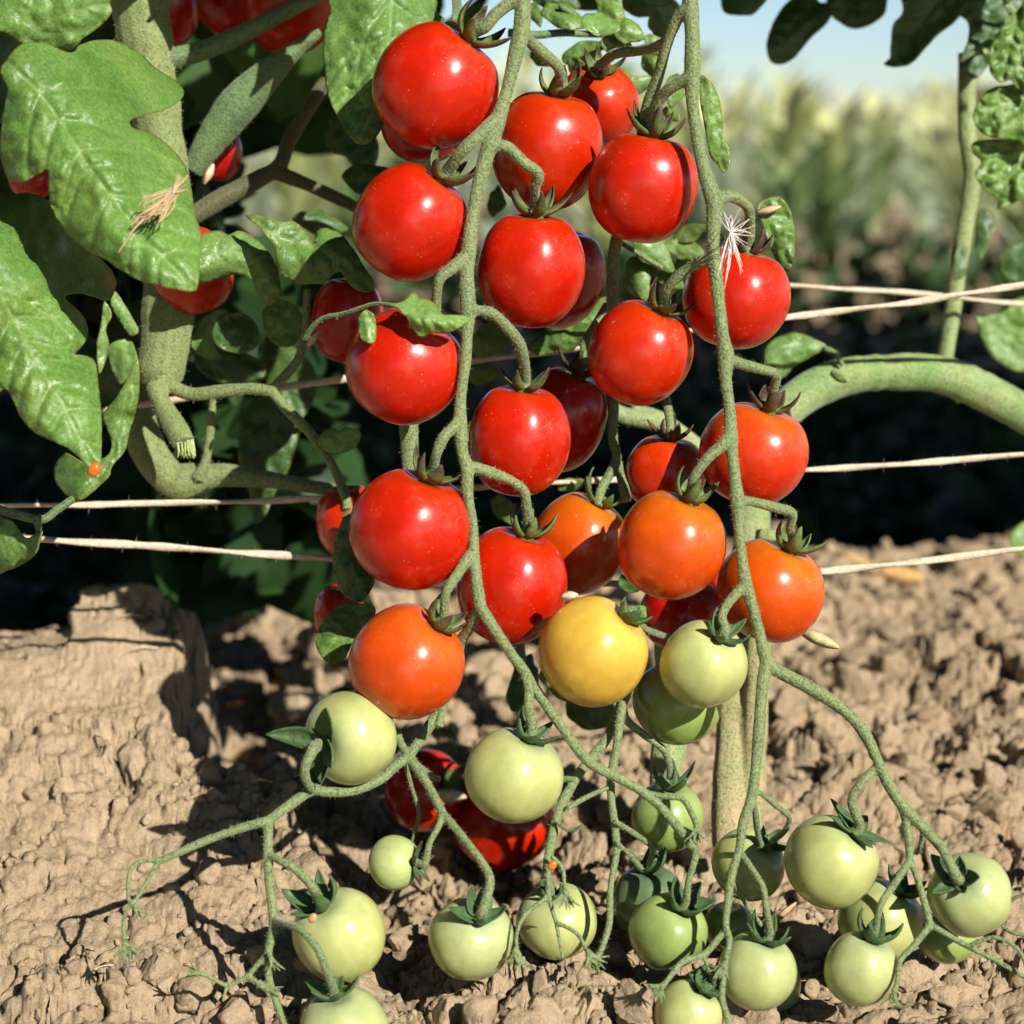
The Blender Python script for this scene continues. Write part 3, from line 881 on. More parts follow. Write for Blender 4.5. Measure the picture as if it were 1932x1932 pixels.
A.append(ped(rp([(925,278),(955,277),(987,306),(1015,328),(1009,356)],12,10),DA,'9',.004))
A.append(ped(rp([(885,585),(925,590),(955,616),(980,648),(988,680)],11,10),DA,'13',.002))
A.append(ped(rp([(882,880),(895,882),(927,892),(962,906),(988,926),(993,955)],11,10),DA,'19',.002))
A.append(ped(rp([(990,1266),(998,1300),(997,1330)],10,9),.573,'25',.001))
# lower left spray
A.append(upath(rp([(771,1428),(745,1446),(716,1471),(664,1492),(611,1494),(590,1490),(545,1520),(508,1548)],10,10),.585,.560,.0))
A.append(ped(rp([(590,1490),(577,1471),(576,1445),(588,1420)],9,10),.566,'26',.006))
A.append(upath(rp([(508,1548),(457,1562),(387,1587),(316,1618),(299,1624)],9,7),.560,.555))
A.append(upath(rp([(299,1624),(267,1625),(247,1640),(242,1664),(243,1698),(250,1706)],5,4),.555,.552))
A.append(upath(rp([(299,1624),(281,1657),(255,1699),(236,1726),(234,1773),(240,1785)],5,4),.555,.550))
A.append(upath(rp([(508,1548),(506,1569),(506,1622),(510,1675),(515,1731),(513,1763),(506,1800),(508,1850),(520,1885),(533,1928),(545,1965)],10,7),.560,.548))
A.append(ped(rp([(507,1612),(525,1622),(548,1634),(576,1657),(594,1680)],8,9),.558,'32',.003))
A.append(ped(rp([(516,1738),(540,1744),(569,1756),(597,1787),(613,1825)],8,8),.555,'33',.010))
A.append(upath(rp([(508,1795),(485,1821),(464,1843),(429,1858),(404,1848),(386,1839)],6,4),.553,.550))
A.append(upath(rp([(464,1843),(480,1850),(492,1862)],5,5),.552,.550))
A.append(upath(rp([(429,1858),(424,1875),(420,1890)],4,3),.551,.549))
# spray right of the node
A.append(upath(rp([(771,1428),(787,1450),(815,1495),(834,1533)],10,9),.585,.572))
A.append(ped(rp([(834,1533),(829,1555),(810,1592)],7,7),.572,'29',.001))
A.append(ped(rp([(834,1533),(864,1569),(892,1604),(917,1640),(924,1668)],8,9),.572,'30',.003))
A.append(upath(rp([(771,1428),(755,1400),(748,1376)],8,8),.585,.590))
A.append(upath(rp([(771,1430),(790,1446),(815,1464),(828,1470)],6,6),.587,.62))
A.append(upath(rp([(764,1440),(778,1490),(790,1540),(772,1600)],5,4),.590,.60))
A.append(upath(rp([(836,1327),(832,1350),(828,1372)],7,9),.580,.578))
# spray at the lower middle
A.append(upath(rp([(1215,1496),(1257,1503),(1288,1508),(1305,1535),(1314,1556)],6,6),.571,.568))
A.append(ped(rp([(1312,1600),(1311,1620),(1299,1662)],8,7),.570,'34',.002))
BUDS = []
def bud(path_list, u, v, d, ang, L=34, r=5):
    """withered flower bud: small cup with folded, pointed sepals"""
    rs = random.Random(int(u*7+v*13)); ca, sa = math.cos(ang), math.sin(ang)
    path_list.append(upath([(u-ca*5,v-sa*5,3.2),(u+ca*L*.10,v+sa*L*.10,r*1.15),(u+ca*L*.34,v+sa*L*.34,r*.95)], d))
    for k in range(5):
        a = ang+(k-2)*rs.uniform(.22, .42); l_ = L*rs.uniform(.85, 1.25); dz = rs.uniform(-.0018, .0018)
        cx, sx = math.cos(a), math.sin(a)
        BUDS.append(upath([(u+ca*3,v+sa*3,2.6),(u+ca*L*.25+cx*l_*.1,v+sa*L*.25+sx*l_*.1,3.6),(u+ca*L*.30+cx*l_*.38,v+sa*L*.30+sx*l_*.38,2.8),(u+ca*L*.22+cx*l_*.85,v+sa*L*.22+sx*l_*.85,.7)], d-.0004, d+dz))
for (u, v, d, a) in ((248,1702,.552,1.0),(238,1780,.549,.9),(236,1778,.549,1.9),(508,1800,.550,1.25),(492,1860,.55,.5),(532,1925,.548,1.1),(386,1839,.550,3.4),(1313,1556,.567,1.5)):
    bud(A, u, v, d, a)
def truss(name, paths, label, mat, hair=1.0, voxel=.00042, group=None):
    me = fuse(paths, voxel)
    n = len(me.vertices); co = np.empty(n*3); me.vertices.foreach_get('co', co)
    V = [co.reshape(-1, 3)]; F = [list(p.vertices) for p in me.polygons]
    for k, p in enumerate(BUDS):
        v, f = tube(p, 8, .05, 0, k)
        v = v.reshape(-1, 8, 3); c = v.mean(1, keepdims=True)
        ax = np.array(CF); dd = v-c
        v = c+dd-(dd@ax)[..., None]*ax*.65       # sepals are flat blades
        append(V, F, v.reshape(-1, 3), f)
    BUDS.clear()
    me = add_hair(mesh(np.concatenate(V), F), hair)
    o = link(name, me, mat)
    return tag(o, label, 'tomato stalk', group)
G_TR = 'branching stalks that carry the tomatoes'
truss('truss_stalk', A, 'long hairy green stalk down the middle, forking into sprays of pale green fruit', M_STEM, 1.1, group=G_TR)

B = []
B.append(upath(rp([(1301,-60,14),(1302,0,15),(1306,70,14),(1306,141,16),(1306,193,13),(1313,246,12),(1323,299,13),(1337,351,15),(1347,387,16),(1345,457,12),(1348,500,13),(1355,562,12),(1363,632,12),(1369,670,15),(1369,716,12),(1376,769,12),(1378,815,14),(1381,857,12),(1387,910,12),(1391,945,14),(1394,997,11),(1399,1050,11),(1405,1096,13),(1415,1131,12),(1429,1180,11),(1441,1230,13),(1445,1247,13)],12),DB))
B.append(upath(rp([(1445,1247),(1437,1306),(1432,1376),(1426,1446),(1418,1504),(1402,1552),(1394,1604),(1381,1647),(1373,1703),(1369,1745),(1376,1773),(1368,1822)],12,6),DB,.552))
B.append(upath(rp([(1368,1822),(1362,1879),(1373,1921),(1380,1965)],6,7),.552,.545))
B.append(upath(rp([(1370,1752),(1348,1780),(1327,1801),(1288,1815),(1264,1843),(1250,1862)],7,5),.556,.542))
B.append(upath(rp([(1327,1801),(1336,1825),(1344,1842)],5,4),.550,.552))
B.append(upath(rp([(1420,1498),(1436,1497),(1464,1520),(1489,1543),(1479,1569),(1455,1588)],6,6),.568,.590))
B.append(upath(rp([(1418,1506),(1425,1534),(1429,1569),(1437,1597)],7,6),.570,.585))
B.append(ped(rp([(1394,1606),(1415,1636),(1439,1675),(1445,1712)],8,7),.566,'43',.004))
B.append(upath(rp([(1380,1660),(1398,1690),(1420,1725),(1440,1750)],5,5),.566,.566))
B.append(upath(rp([(1445,1247),(1464,1264),(1517,1292),(1569,1323),(1611,1358),(1637,1394),(1657,1438),(1675,1478),(1703,1520),(1740,1560),(1775,1598)],13,10),DB,.562))
B.append(ped(rp([(1740,1560),(1775,1598)],9,9),.565,'39',.001))
B.append(ped(rp([(1657,1445),(1627,1476),(1606,1511)],9,9),.566,'38',.002))
B.append(upath(rp([(1690,1500),(1706,1538),(1713,1576),(1717,1622)],8,8),.565,.562))
B.append(ped(rp([(1717,1622),(1690,1664),(1662,1706)],8,7),.562,'40',.004))
B.append(upath(rp([(1717,1622),(1728,1650),(1741,1692),(1755,1745)],7,7),.562,.556))
B.append(upath(rp([(1755,1745),(1724,1784),(1699,1812),(1693,1850),(1688,1872)],7,5),.556,.548))
B.append(upath(rp([(1755,1745),(1791,1766),(1829,1787),(1871,1808),(1903,1826),(1960,1860)],7,5),.556,.552))
B.append(upath(rp([(1829,1785),(1850,1775),(1878,1769),(1907,1780),(1928,1803),(1940,1840)],5,4),.554,.548))
B.append(upath(rp([(1889,1746),(1912,1760),(1960,1768)],5,4),.565,.56))
B.append(upath(rp([(1905,1702),(1920,1692),(1960,1678)],5,4),.565,.56))
B.append(upath(rp([(1742,1562),(1738,1590),(1728,1612)],6,5),.567,.572))
B.append(ped(rp([(1300,146),(1267,165),(1250,182),(1240,205)],13,11),DB,'8',.0))
B.append(upath(rp([(1295,15),(1274,42),(1256,90),(1243,141),(1222,200),(1214,240),(1200,330),(1175,420),(1160,470),(1155,560),(1160,740)],12,11),DB,.628))
B.append(ped(rp([(1256,80),(1243,86),(1208,95),(1160,102),(1138,119)],11,10),.580,'7',.0))
B.append(ped(rp([(1349,378),(1376,370),(1409,388),(1415,415)],12,10),DB,'12',.0))
B.append(ped(rp([(1347,484),(1306,502),(1274,527),(1256,548)],12,10),DB,'11',.0))
B.append(ped(rp([(1369,675),(1394,685),(1429,695),(1464,706),(1460,732)],11,9),DB,'15',.0))
B.append(ped(rp([(1380,818),(1360,842),(1337,862),(1310,899)],12,10),DB,'17',.002))
B.append(ped(rp([(1392,948),(1411,945),(1464,958),(1495,969),(1490,997)],10,9),DB,'20',.0))
B.append(ped(rp([(1408,1100),(1376,1135),(1362,1164)],10,9),DB,'22',.0))
for (u, v, d, a) in ((1368,1818,.550,1.75),(1368,1820,.549,2.5),(1250,1858,.542,1.9),(1255,1856,.542,2.6),(1688,1866,.548,1.7),(1376,1945,.545,1.3),(1344,1842,.552,1.2)):
    bud(B, u, v, d, a, 32, 6)
truss('truss_stalk', B, 'long hairy green stalk at the right, forking above the soil into two sprays', M_STEM, 1.1, group=G_TR)

Cc_ = []
Cc_.append(upath(rp([(1172,458),(1208,481),(1250,506)],5,5),.62,.62))
Cc_.append(upath(rp([(1155,556),(1148,575),(1122,617),(1106,645),(1100,690)],10,9),.63,.622))
Cc_.append(upath(rp([(1160,730),(1156,822),(1163,868),(1135,922),(1128,955)],10,9),.628,.612))
Cc_.append(upath(rp([(1163,868),(1174,905),(1182,945)],10,10),.622,.615))
Cc_.append(upath(rp([(1240,700),(1258,762),(1264,800),(1264,825)],9,8),.63,.615))
truss('truss_stalk', Cc_, 'rear stalk half in shade between the middle and the right stalks', M_STEM, .8, group=G_TR)

Dd = []
Dd.append(upath(rp([(1190,1180),(1195,1250),(1175,1323),(1145,1393),(1117,1429),(1085,1471),(1054,1534),(1037,1604),(1030,1655)],11,9),.605,.562,.0))
Dd.append(upath(rp([(1175,1323),(1168,1370),(1163,1411),(1152,1481),(1159,1552),(1163,1604),(1152,1675),(1149,1745),(1131,1801)],9,6),.585,.562))
Dd.append(upath(rp([(1175,1335),(1182,1358),(1215,1386),(1252,1415),(1264,1448),(1264,1470)],8,7),.588,.60))
Dd.append(upath(rp([(1148,1485),(1103,1506),(1070,1526)],5,5),.575,.57))
Dd.append(upath(rp([(1085,1471),(1065,1470),(1052,1478)],6,6),.572,.575))
Dd.append(upath(rp([(1160,1550),(1180,1562),(1201,1576),(1230,1600),(1224,1632)],6,6),.57,.59))
Dd.append(upath(rp([(1163,1590),(1185,1610),(1212,1640)],5,5),.57,.58))
Dd.append(upath(rp([(1033,1630),(1036,1692),(1050,1745),(1062,1810)],6,3.5),.562,.555))
Dd.append(upath(rp([(1032,1660),(1029,1694),(992,1724),(975,1762),(976,1800)],5,4),.562,.55))
Dd.append(upath(rp([(1052,1741),(1089,1762),(1110,1800)],4.5,4),.557,.552))
Dd.append(upath(rp([(1040,1615),(1060,1636),(1064,1660),(1066,1685)],5,4),.56,.556))
Dd.append(upath(rp([(1048,1550),(1075,1568),(1100,1556)],4,3),.568,.56))
Dd.append(ped(rp([(1033,1640),(1036,1664)],6,6),.565,'31',.0))
Dd.append(ped(rp([(1270,1205),(1240,1196),(1212,1182)],7,7),.60,'21',.0))
for (u, v, d, a) in ((976,1796,.55,1.2),(974,1790,.55,1.9),(1066,1680,.555,1.3),(1110,1795,.551,1.5),(1112,1798,.551,.8),(1131,1798,.56,2.2)):
    bud(Dd, u, v, d, a, 36, 6)
truss('truss_stalk', Dd, 'thin branching stalk below the yellow tomato, crossing behind the middle stalk', M_STEM, 1.0, group=G_TR)

# ------------------------------------------------------------------ plants
def single(name, pts, d0, d1, mat, parent, seg=20, ridge=.03, hair=.6, bulge=0, label=None, hl=.0009):
    v, f = tube(upath(pts, d0, d1, bulge), seg, .05, ridge, int(pts[0][0]))
    me = add_hair(mesh(v, f), hair, hl)
    o = link(name, me, mat, parent)
    if label: o['label'] = label
    return o
# --- left plant
PL = empty('tomato_plant', P(327, 1250, .70), 'tomato plant at left with thick pale stem, cut stub and large lobed leaves', 'tomato plant')
main = [upath([(262,-60,52),(264,0,52),(280,110,50),(300,250,46),(318,400,45),(320,545,47),(314,640,49),(304,700,46),(298,730,32)], .655),
        upath(rp([(303,715),(335,735),(369,744),(422,738),(474,734),(512,738)],14,11), .650, .640),
        upath(rp([(512,738),(538,709),(562,678),(576,628),(580,545)],10,8), .640,.640),
        upath(rp([(512,738),(545,776),(580,811),(606,845),(631,885),(652,938),(655,962)],10,9), .640,.628),
        upath([(290,725,17),(303,755,17),(318,785,19),(334,812,22),(347,838,22)], .648, .636)]
so_ = link('stem', add_hair(fuse(main, .0006, 3), .5, .0010), M_STEMM, PL)
low = [upath([(268,700,30),(262,759,28),(270,820,32),(292,870,35),(330,908,34),(369,905,30),(422,897,22),(510,906,16),(580,917,13),(640,927,12)], .675, .665),
       upath([(372,905,14),(388,870,9),(398,800,8),(402,740,6)], .665,.66)]
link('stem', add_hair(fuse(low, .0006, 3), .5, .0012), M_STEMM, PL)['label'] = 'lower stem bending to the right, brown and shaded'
# frayed cut end
st = []
for i in range(70):
    a = rng.uniform(-1, 1); 
    st.append(upath([(347+a*17, 832+rng.uniform(-3, 4), 2.2), (349+a*17+rng.uniform(-2, 2), 845+rng.uniform(0, 6), 1.8), (350+a*18+rng.uniform(-3, 3), 852+rng.uniform(2, 14), .7)], .636+.0032*math.sqrt(1-a*a)*rng.uniform(-1, 1)))
V = []; F = []
for k, p in enumerate(st):
    v, f = tube(p, 6, .1, 0, k); append(V, F, v, f)
me = mesh(np.concatenate(V), F); set_col(me, 'tint', np.tile((.42, .50, .18), (len(me.vertices), 1)))
link('cut_end', me, M_CALYX, so_)
single('branch', rp([(318,112),(387,94),(457,63),(527,28),(610,-14)],20,13), .655,.665, M_STEMG, PL)
single('branch', [(362,322,20),(400,262,30),(450,196,36),(505,140,28),(560,92,15),(605,60,8)], .668,.66, M_STEMG, PL, ridge=.06)
br = [upath(rp([(362,408),(422,372),(487,338),(527,312),(547,262),(590,193),(612,150),(640,80)],19,11), .665,.68),
      upath(rp([(520,325),(560,340),(600,357),(668,390),(720,420)],14,10), .67,.69)]
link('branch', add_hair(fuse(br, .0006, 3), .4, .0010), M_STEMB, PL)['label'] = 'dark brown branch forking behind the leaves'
def TA(pts, u0=0, v0=0): return [(u0+a*.35142, v0+b*.35142) for a, b in pts]
leaf('leaf', TA([(20,340),(110,240),(240,232),(380,285),(430,240),(520,215),(640,225),(740,280),(840,370),(940,430),(985,490),(965,540),(880,590),(780,615),(700,648),(720,690),(800,710),(880,760),(950,830),(1000,900),(1022,1000),(1050,1150),(1075,1250),(1074,1400),(1062,1530),(1030,1565),(900,1545),(760,1510),(650,1450),(560,1390),(470,1345),(380,1270),(310,1180),(270,1090),(262,1000),(255,915),(200,940),(120,980),(50,965),(20,900),(0,800),(10,650),(25,560),(38,470),(5,400)]),
     TA([(50,340),(210,500),(330,660),(450,850),(580,1030),(750,1250),(1035,1540)]), .545, M_LEAF, PL, tilt=(.004,-.006), cup=.010, pucker=.0009, k=1, step=3.8, label='largest lobed leaf in front, dried petal stuck to it', nv=8)
leaf('leaf', TA([(-90,1100),(0,1085),(60,1050),(150,1040),(240,1065),(300,1120),(370,1230),(470,1330),(570,1420),(622,1500),(615,1560),(580,1615),(500,1590),(400,1575),(350,1598),(400,1650),(460,1720),(472,1800),(440,1860),(400,1900),(440,1905),(500,1930),(520,1990),(532,2100),(545,2250),(545,2400),(540,2500),(525,2565),(470,2500),(350,2400),(200,2330),(120,2250),(70,2150),(30,2090),(-90,2060)]),
     TA([(-90,1400),(60,1700),(200,1950),(350,2200),(525,2550)]), .556, M_LEAF, PL, tilt=(.006,-.004), cup=.009, pucker=.0009, k=2, step=3.8, label='lobed leaf hanging below the largest one, orange at its tip', nv=8)
leaf('leaf', TA([(-90,-120),(560,-120),(590,20),(603,60),(560,120),(500,170),(440,215),(380,272),(240,245),(110,232),(40,180),(-90,120)]),
     TA([(30,300),(200,150),(400,60),(595,20)]), .566, M_LEAF, PL, tilt=(.003,.004), cup=.006, k=3)
leaf('leaf', TA([(60,-140),(30,60),(2,180),(0,350),(20,500),(70,620),(130,720),(182,772),(262,760),(330,650),(420,420),(560,180),(645,105),(610,60),(560,-140)], 610.9, 0),
     TA([(370,-140),(350,200),(300,500),(190,765)], 610.9, 0), .612, M_LEAFL, PL, tilt=(.004,-.005), cup=.008, k=4, pucker=.0012, step=4.2, label='pale quilted leaf behind the topmost tomato')
leaf('leaf', TA([(1050,1290),(1130,1245),(1190,1240),(1225,1262),(1290,1240),(1370,1280),(1440,1350),(1485,1430),(1500,1500),(1505,1590),(1450,1640),(1390,1600),(1350,1500),(1270,1472),(1180,1500),(1050,1505)]),
     TA([(1050,1400),(1200,1350),(1350,1400),(1490,1600)]), .622, M_LEAFL, PL, tilt=(.006,.002), cup=.02, k=5)
leaf('leaf', TA([(1320,1160),(1400,1158),(1500,1190),(1580,1190),(1640,1240),(1682,1310),(1700,1240),(1760,1225),(1830,1260),(1900,1340),(1960,1440),(2000,1500),(2010,1550),(1950,1570),(1880,1530),(1830,1460),(1780,1480),(1740,1520),(1620,1525),(1540,1500),(1490,1440),(1470,1330),(1400,1230)]),
     TA([(1330,1165),(1500,1270),(1680,1330),(1850,1420),(2000,1545)]), .612, M_LEAF, PL, tilt=(.002,-.004), cup=.012, k=6)
leaf('leaf', TA([(1025,1850),(1060,1740),(1120,1680),(1200,1658),(1240,1700),(1180,1760),(1150,1850),(1190,1920),(1130,1935),(1060,1900)]), TA([(1200,1680),(1120,1790),(1100,1920)]), .660, M_LEAFL, PL, k=7, step=4.5)
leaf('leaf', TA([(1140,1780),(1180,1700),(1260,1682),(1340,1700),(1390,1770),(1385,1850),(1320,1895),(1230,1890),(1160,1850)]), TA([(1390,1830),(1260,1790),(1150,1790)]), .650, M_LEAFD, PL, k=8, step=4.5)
leaf('leaf', TA([(1415,1660),(1480,1610),(1560,1625),(1620,1690),(1625,1770),(1580,1850),(1500,1860),(1430,1800),(1412,1730)]), TA([(1420,1830),(1520,1740),(1560,1640)]), .648, M_LEAF, PL, k=9, step=4.5)
leaf('leaf', TA([(550,2228),(620,2138),(680,2038),(740,1928),(748,2088),(720,2250),(700,2298),(670,2420),(600,2508),(585,2560),(500,2640),(420,2690),(350,2650),(300,2590),(298,2500),(350,2432),(450,2478),(560,2458),(600,2390),(570,2290)]), TA([(740,1940),(660,2200),(580,2480),(430,2680)]), .600, M_LEAF, PL, k=10, cup=.02, step=4.5)
leaf('leaf', TA([(560,1620),(600,1690),(570,1760),(585,1850),(560,1960),(530,2000),(520,1850),(545,1720)]), TA([(570,1630),(560,1800),(545,1990)]), .64, M_LEAFL, PL, k=11, step=4)
leaf('leaf', TA([(610,1560),(660,1620),(720,1720),(745,1780),(700,1800),(640,1720),(595,1640)]), TA([(610,1570),(670,1690),(740,1780)]), .642, M_LEAFL, PL, k=12, step=4)
leaf('leaf', TA([(690,1820),(740,1930),(700,2010),(640,2060),(590,1950),(580,1860)]), TA([(690,1830),(660,1930),(640,2050)]), .645, M_LEAFL, PL, k=13, step=4)
leaf('leaf', TA([(-60,2788),(60,2798),(110,2858),(150,2888),(225,2848),(215,2918),(190,2978),(120,3028),(50,3058),(-60,3068)]), TA([(-40,2800),(100,2900),(205,2860)]), .598, M_LEAF, PL, k=14, cup=.02, step=4.5)
leaf('leaf', [(655,962),(668,990),(672,1030),(690,1060),(706,1090),(700,1115),(680,1136),(658,1130),(640,1110),(630,1080),(628,1040),(638,1000)], [(656,965),(655,1040),(682,1130)], .610, M_LEAFD, PL, k=15, cup=.01, step=4)
leaf('leaf', [(597,1208),(604,1180),(625,1155),(650,1138),(703,1143),(705,1170),(675,1195),(658,1230),(640,1252),(615,1248),(600,1228)], [(700,1150),(650,1180),(610,1240)], .606, M_LEAF, PL, k=16, step=4)
leaf('leaf', [(600,835),(610,814),(630,809),(640,814),(655,807),(677,812),(681,825),(670,845),(645,855),(615,852)], [(640,832),(660,830),(678,820)], .618, M_LEAFL, PL, k=17, step=3.5)
single('petiole', rp([(-40,950),(36,972),(80,980),(108,962),(140,940)],9,7), .60,.602, M_STEMG, PL)
single('petiole', rp([(66,975),(72,992),(74,1006)],7,5), .60,.60, M_STEMG, PL)
single('petiole', rp([(574,640),(590,616),(612,600),(656,590),(705,574),(745,576)],5,4), .60,.576, M_STEMG, PL)
leaf('leaf', TA([(355,1636),(420,1620),(480,1572),(512,1600),(560,1608),(602,1640),(640,1688),(700,1690),(788,1702),(740,1752),(660,1790),(580,1790),(522,1812),(480,1770),(440,1700),(395,1655)], 610.9, 0), TA([(360,1640),(560,1700),(780,1704)], 610.9, 0), .562, M_LEAFL, PL, tilt=(0,-.006), cup=.02, k=18, step=3.5, label='small pale toothed leaflet lying over a tomato')
leaf('leaf', TA([(188,1700),(230,1663),(268,1690),(282,1760),(276,1832),(240,1842),(195,1812),(184,1750)], 610.9, 0), TA([(232,1665),(235,1750),(250,1835)], 610.9, 0), .566, M_LEAF, PL, k=19, cup=.03, step=3.5)
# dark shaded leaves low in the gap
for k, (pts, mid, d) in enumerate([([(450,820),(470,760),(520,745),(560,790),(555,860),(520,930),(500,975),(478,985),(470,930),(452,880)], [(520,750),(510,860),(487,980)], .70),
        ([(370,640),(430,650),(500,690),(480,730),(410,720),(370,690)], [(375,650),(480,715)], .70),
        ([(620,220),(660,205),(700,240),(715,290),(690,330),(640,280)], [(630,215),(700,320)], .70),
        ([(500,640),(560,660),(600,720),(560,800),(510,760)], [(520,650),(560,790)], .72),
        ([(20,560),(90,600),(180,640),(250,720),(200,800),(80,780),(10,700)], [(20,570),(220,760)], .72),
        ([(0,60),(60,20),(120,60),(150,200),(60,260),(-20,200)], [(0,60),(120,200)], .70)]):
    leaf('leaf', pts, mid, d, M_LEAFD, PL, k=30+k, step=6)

# --- right plant: thick stem rising from the soil and arching right
PR = empty('tomato_plant', P(1390, 1570, .655), 'tomato plant at right, thick ochre stem arching away above the soil', 'tomato plant')
M_OCHRE = mat_stem('ochre_stem', (0.23, 0.28, 0.10), (0.46, 0.33, 0.18), (0.46, 0.42, 0.22), .25, (0.52, 0.40, 0.26))
M_PALEST = mat_stem('pale_stem', (0.24, 0.31, 0.12), (0.33, 0.40, 0.17), (0.42, 0.48, 0.25), .25, (0.40, 0.44, 0.20))
th = [upath([(1372,1600,31),(1374,1500,30),(1378,1380,29),(1384,1240,29),(1398,1120,30),(1420,1000,32),(1418,900,34),(1446,812,36),(1490,764,38),(1540,730,38),(1600,709,37),(1680,702,35),(1770,706,35),(1860,742,37),(1990,815,34)], .650, .735),
      upath([(1418,1600,22),(1420,1500,24),(1424,1380,24),(1428,1240,24),(1436,1120,24),(1450,1000,24)], .655, .668)]
m1 = fuse(th, .0009, 4)
mo = link('stem', add_hair(m1, .15, .0008), M_OCHRE, PR)
# corky ochre near the soil, pale green higher up
_t = M_OCHRE.node_tree; _b = _t.nodes['Principled BSDF']; _src = _b.inputs['Base Color'].links[0].from_socket
_g = _t.nodes.new('ShaderNodeNewGeometry'); _x = _t.nodes.new('ShaderNodeSeparateXYZ'); _r = _t.nodes.new('ShaderNodeMapRange')
_t.links.new(_g.outputs['Position'], _x.inputs[0]); _t.links.new(_x.outputs['Z'], _r.inputs['Value'])
_r.inputs['From Min'].default_value = .07; _r.inputs['From Max'].default_value = .14
_m = _t.nodes.new('ShaderNodeMix'); _m.data_type = 'RGBA'; _n = _t.nodes.new('ShaderNodeMix'); _n.data_type = 'RGBA'; _n.blend_type = 'MULTIPLY'; _n.inputs[0].default_value = 1
_t.links.new(_src, _n.inputs[6]); _n.inputs[7].default_value = (.62, 1.02, .72, 1)
_t.links.new(_r.outputs[0], _m.inputs[0]); _t.links.new(_src, _m.inputs[6]); _t.links.new(_n.outputs[2], _m.inputs[7])
_t.links.new(_m.outputs[2], _b.inputs['Base Color'])
single('stem', [(1262,1180,30),(1268,1280,32),(1264,1380,33),(1256,1440,30),(1248,1520,24)], .640,.632, M_PALEST, PR, hair=.2)
single('branch', rp([(1235,795),(1180,785),(1150,770)],17,15), .68,.68, M_PALEST, PR, hair=.2)
single('branch', rp([(1340,870),(1250,800),(1190,780)],22,18), .70,.69, M_PALEST, PR, hair=.2)
leaf('leaf', TA([(535,1910),(560,1848),(640,1798),(720,1788),(800,1818),(870,1860),(800,1910),(700,1968),(640,2028),(565,2010)], 1253.1, 0), TA([(870,1860),(720,1850),(560,1960)], 1253.1, 0), .70, M_LEAFL, PR, k=50, cup=.02)
single('petiole', rp([(1555,656),(1578,668),(1590,690)],5,5), .70,.70, M_STEMG, PR)
single('knot', [(1572,702,9),(1586,712,10),(1600,716,6)], .672,.668, M_OCHRE, mo)
leaf('leaf', TA([(195,405),(250,440),(292,520),(312,620),(320,720),(350,800),(352,880),(320,932),(285,880),(245,830),(210,650),(190,520)], 1253.1, 0), TA([(200,420),(270,650),(320,925)], 1253.1, 0), .600, M_LEAF, PR, k=51, cup=.01)
leaf('leaf', TA([(500,1110),(600,1050),(660,1100),(690,1180),(702,1300),(690,1400),(660,1460),(605,1410),(560,1300),(530,1210)], 1253.1, 0), TA([(540,1100),(620,1240),(655,1440)], 1253.1, 0), .64, M_LEAF, PR, k=52, pucker=.002)
# shaded leaves against the sky and the crumpled lit ones at the right
PS = empty('tomato_plant', P(1770, 700, .80), 'tomato plant farther right, dark leaves against the sky and crumpled lit leaves', 'tomato plant')
def TC(pts): return TA(pts, 1253.1, 0)
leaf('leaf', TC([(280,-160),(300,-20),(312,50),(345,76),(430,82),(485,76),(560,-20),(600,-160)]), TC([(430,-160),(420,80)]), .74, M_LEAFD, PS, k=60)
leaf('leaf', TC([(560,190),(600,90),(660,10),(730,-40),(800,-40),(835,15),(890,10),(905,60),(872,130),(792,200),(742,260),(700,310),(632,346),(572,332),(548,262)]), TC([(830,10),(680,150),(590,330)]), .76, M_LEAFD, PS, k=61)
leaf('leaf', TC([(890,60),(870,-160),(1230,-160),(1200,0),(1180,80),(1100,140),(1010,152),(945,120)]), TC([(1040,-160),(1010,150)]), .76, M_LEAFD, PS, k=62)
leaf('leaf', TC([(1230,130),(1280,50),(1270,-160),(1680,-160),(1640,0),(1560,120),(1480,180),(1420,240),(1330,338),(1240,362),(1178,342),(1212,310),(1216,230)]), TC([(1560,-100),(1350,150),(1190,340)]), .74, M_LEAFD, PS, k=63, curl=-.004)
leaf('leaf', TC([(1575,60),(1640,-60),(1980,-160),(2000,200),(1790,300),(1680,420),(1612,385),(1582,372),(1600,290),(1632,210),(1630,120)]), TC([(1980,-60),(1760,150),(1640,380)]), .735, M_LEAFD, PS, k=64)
leaf('leaf', TC([(1990,20),(1880,70),(1812,150),(1752,260),(1750,380),(1800,442),(1860,430),(1900,480),(2000,480)]), TC([(1900,60),(1850,260),(1820,430)]), .700, M_LEAF, PS, k=65, pucker=.0022, wave=.005, step=4.5, label='crumpled sunlit leaf at the right edge')
leaf('leaf', TC([(2000,420),(1880,450),(1760,470),(1700,530),(1660,620),(1690,700),(1750,735),(1830,745),(1900,760),(2000,790)]), TC([(1980,520),(1830,560),(1670,630)]), .706, M_LEAF, PS, k=66, pucker=.0022, wave=.005, step=4.5, label='crumpled sunlit leaf second from the top at the right edge')
leaf('leaf', TC([(2000,730),(1880,750),(1760,745),(1660,765),(1655,820),(1705,870),(1668,930),(1720,1020),(1792,1068),(1790,1125),(1860,1100),(1900,1080),(2000,1070)]), TC([(1980,800),(1830,900),(1795,1110)]), .712, M_LEAF, PS, k=67, pucker=.0022, wave=.005, step=4.5, label='crumpled sunlit leaf lowest at the right edge')
leaf('leaf', TC([(1940,90),(1820,0),(1850,80),(1870,110),(1750,200),(1660,262),(1690,285),(1760,280),(1850,150)]), TC([(1850,60),(1700,265)]), .72, M_LEAFL, PS, k=68, step=4)
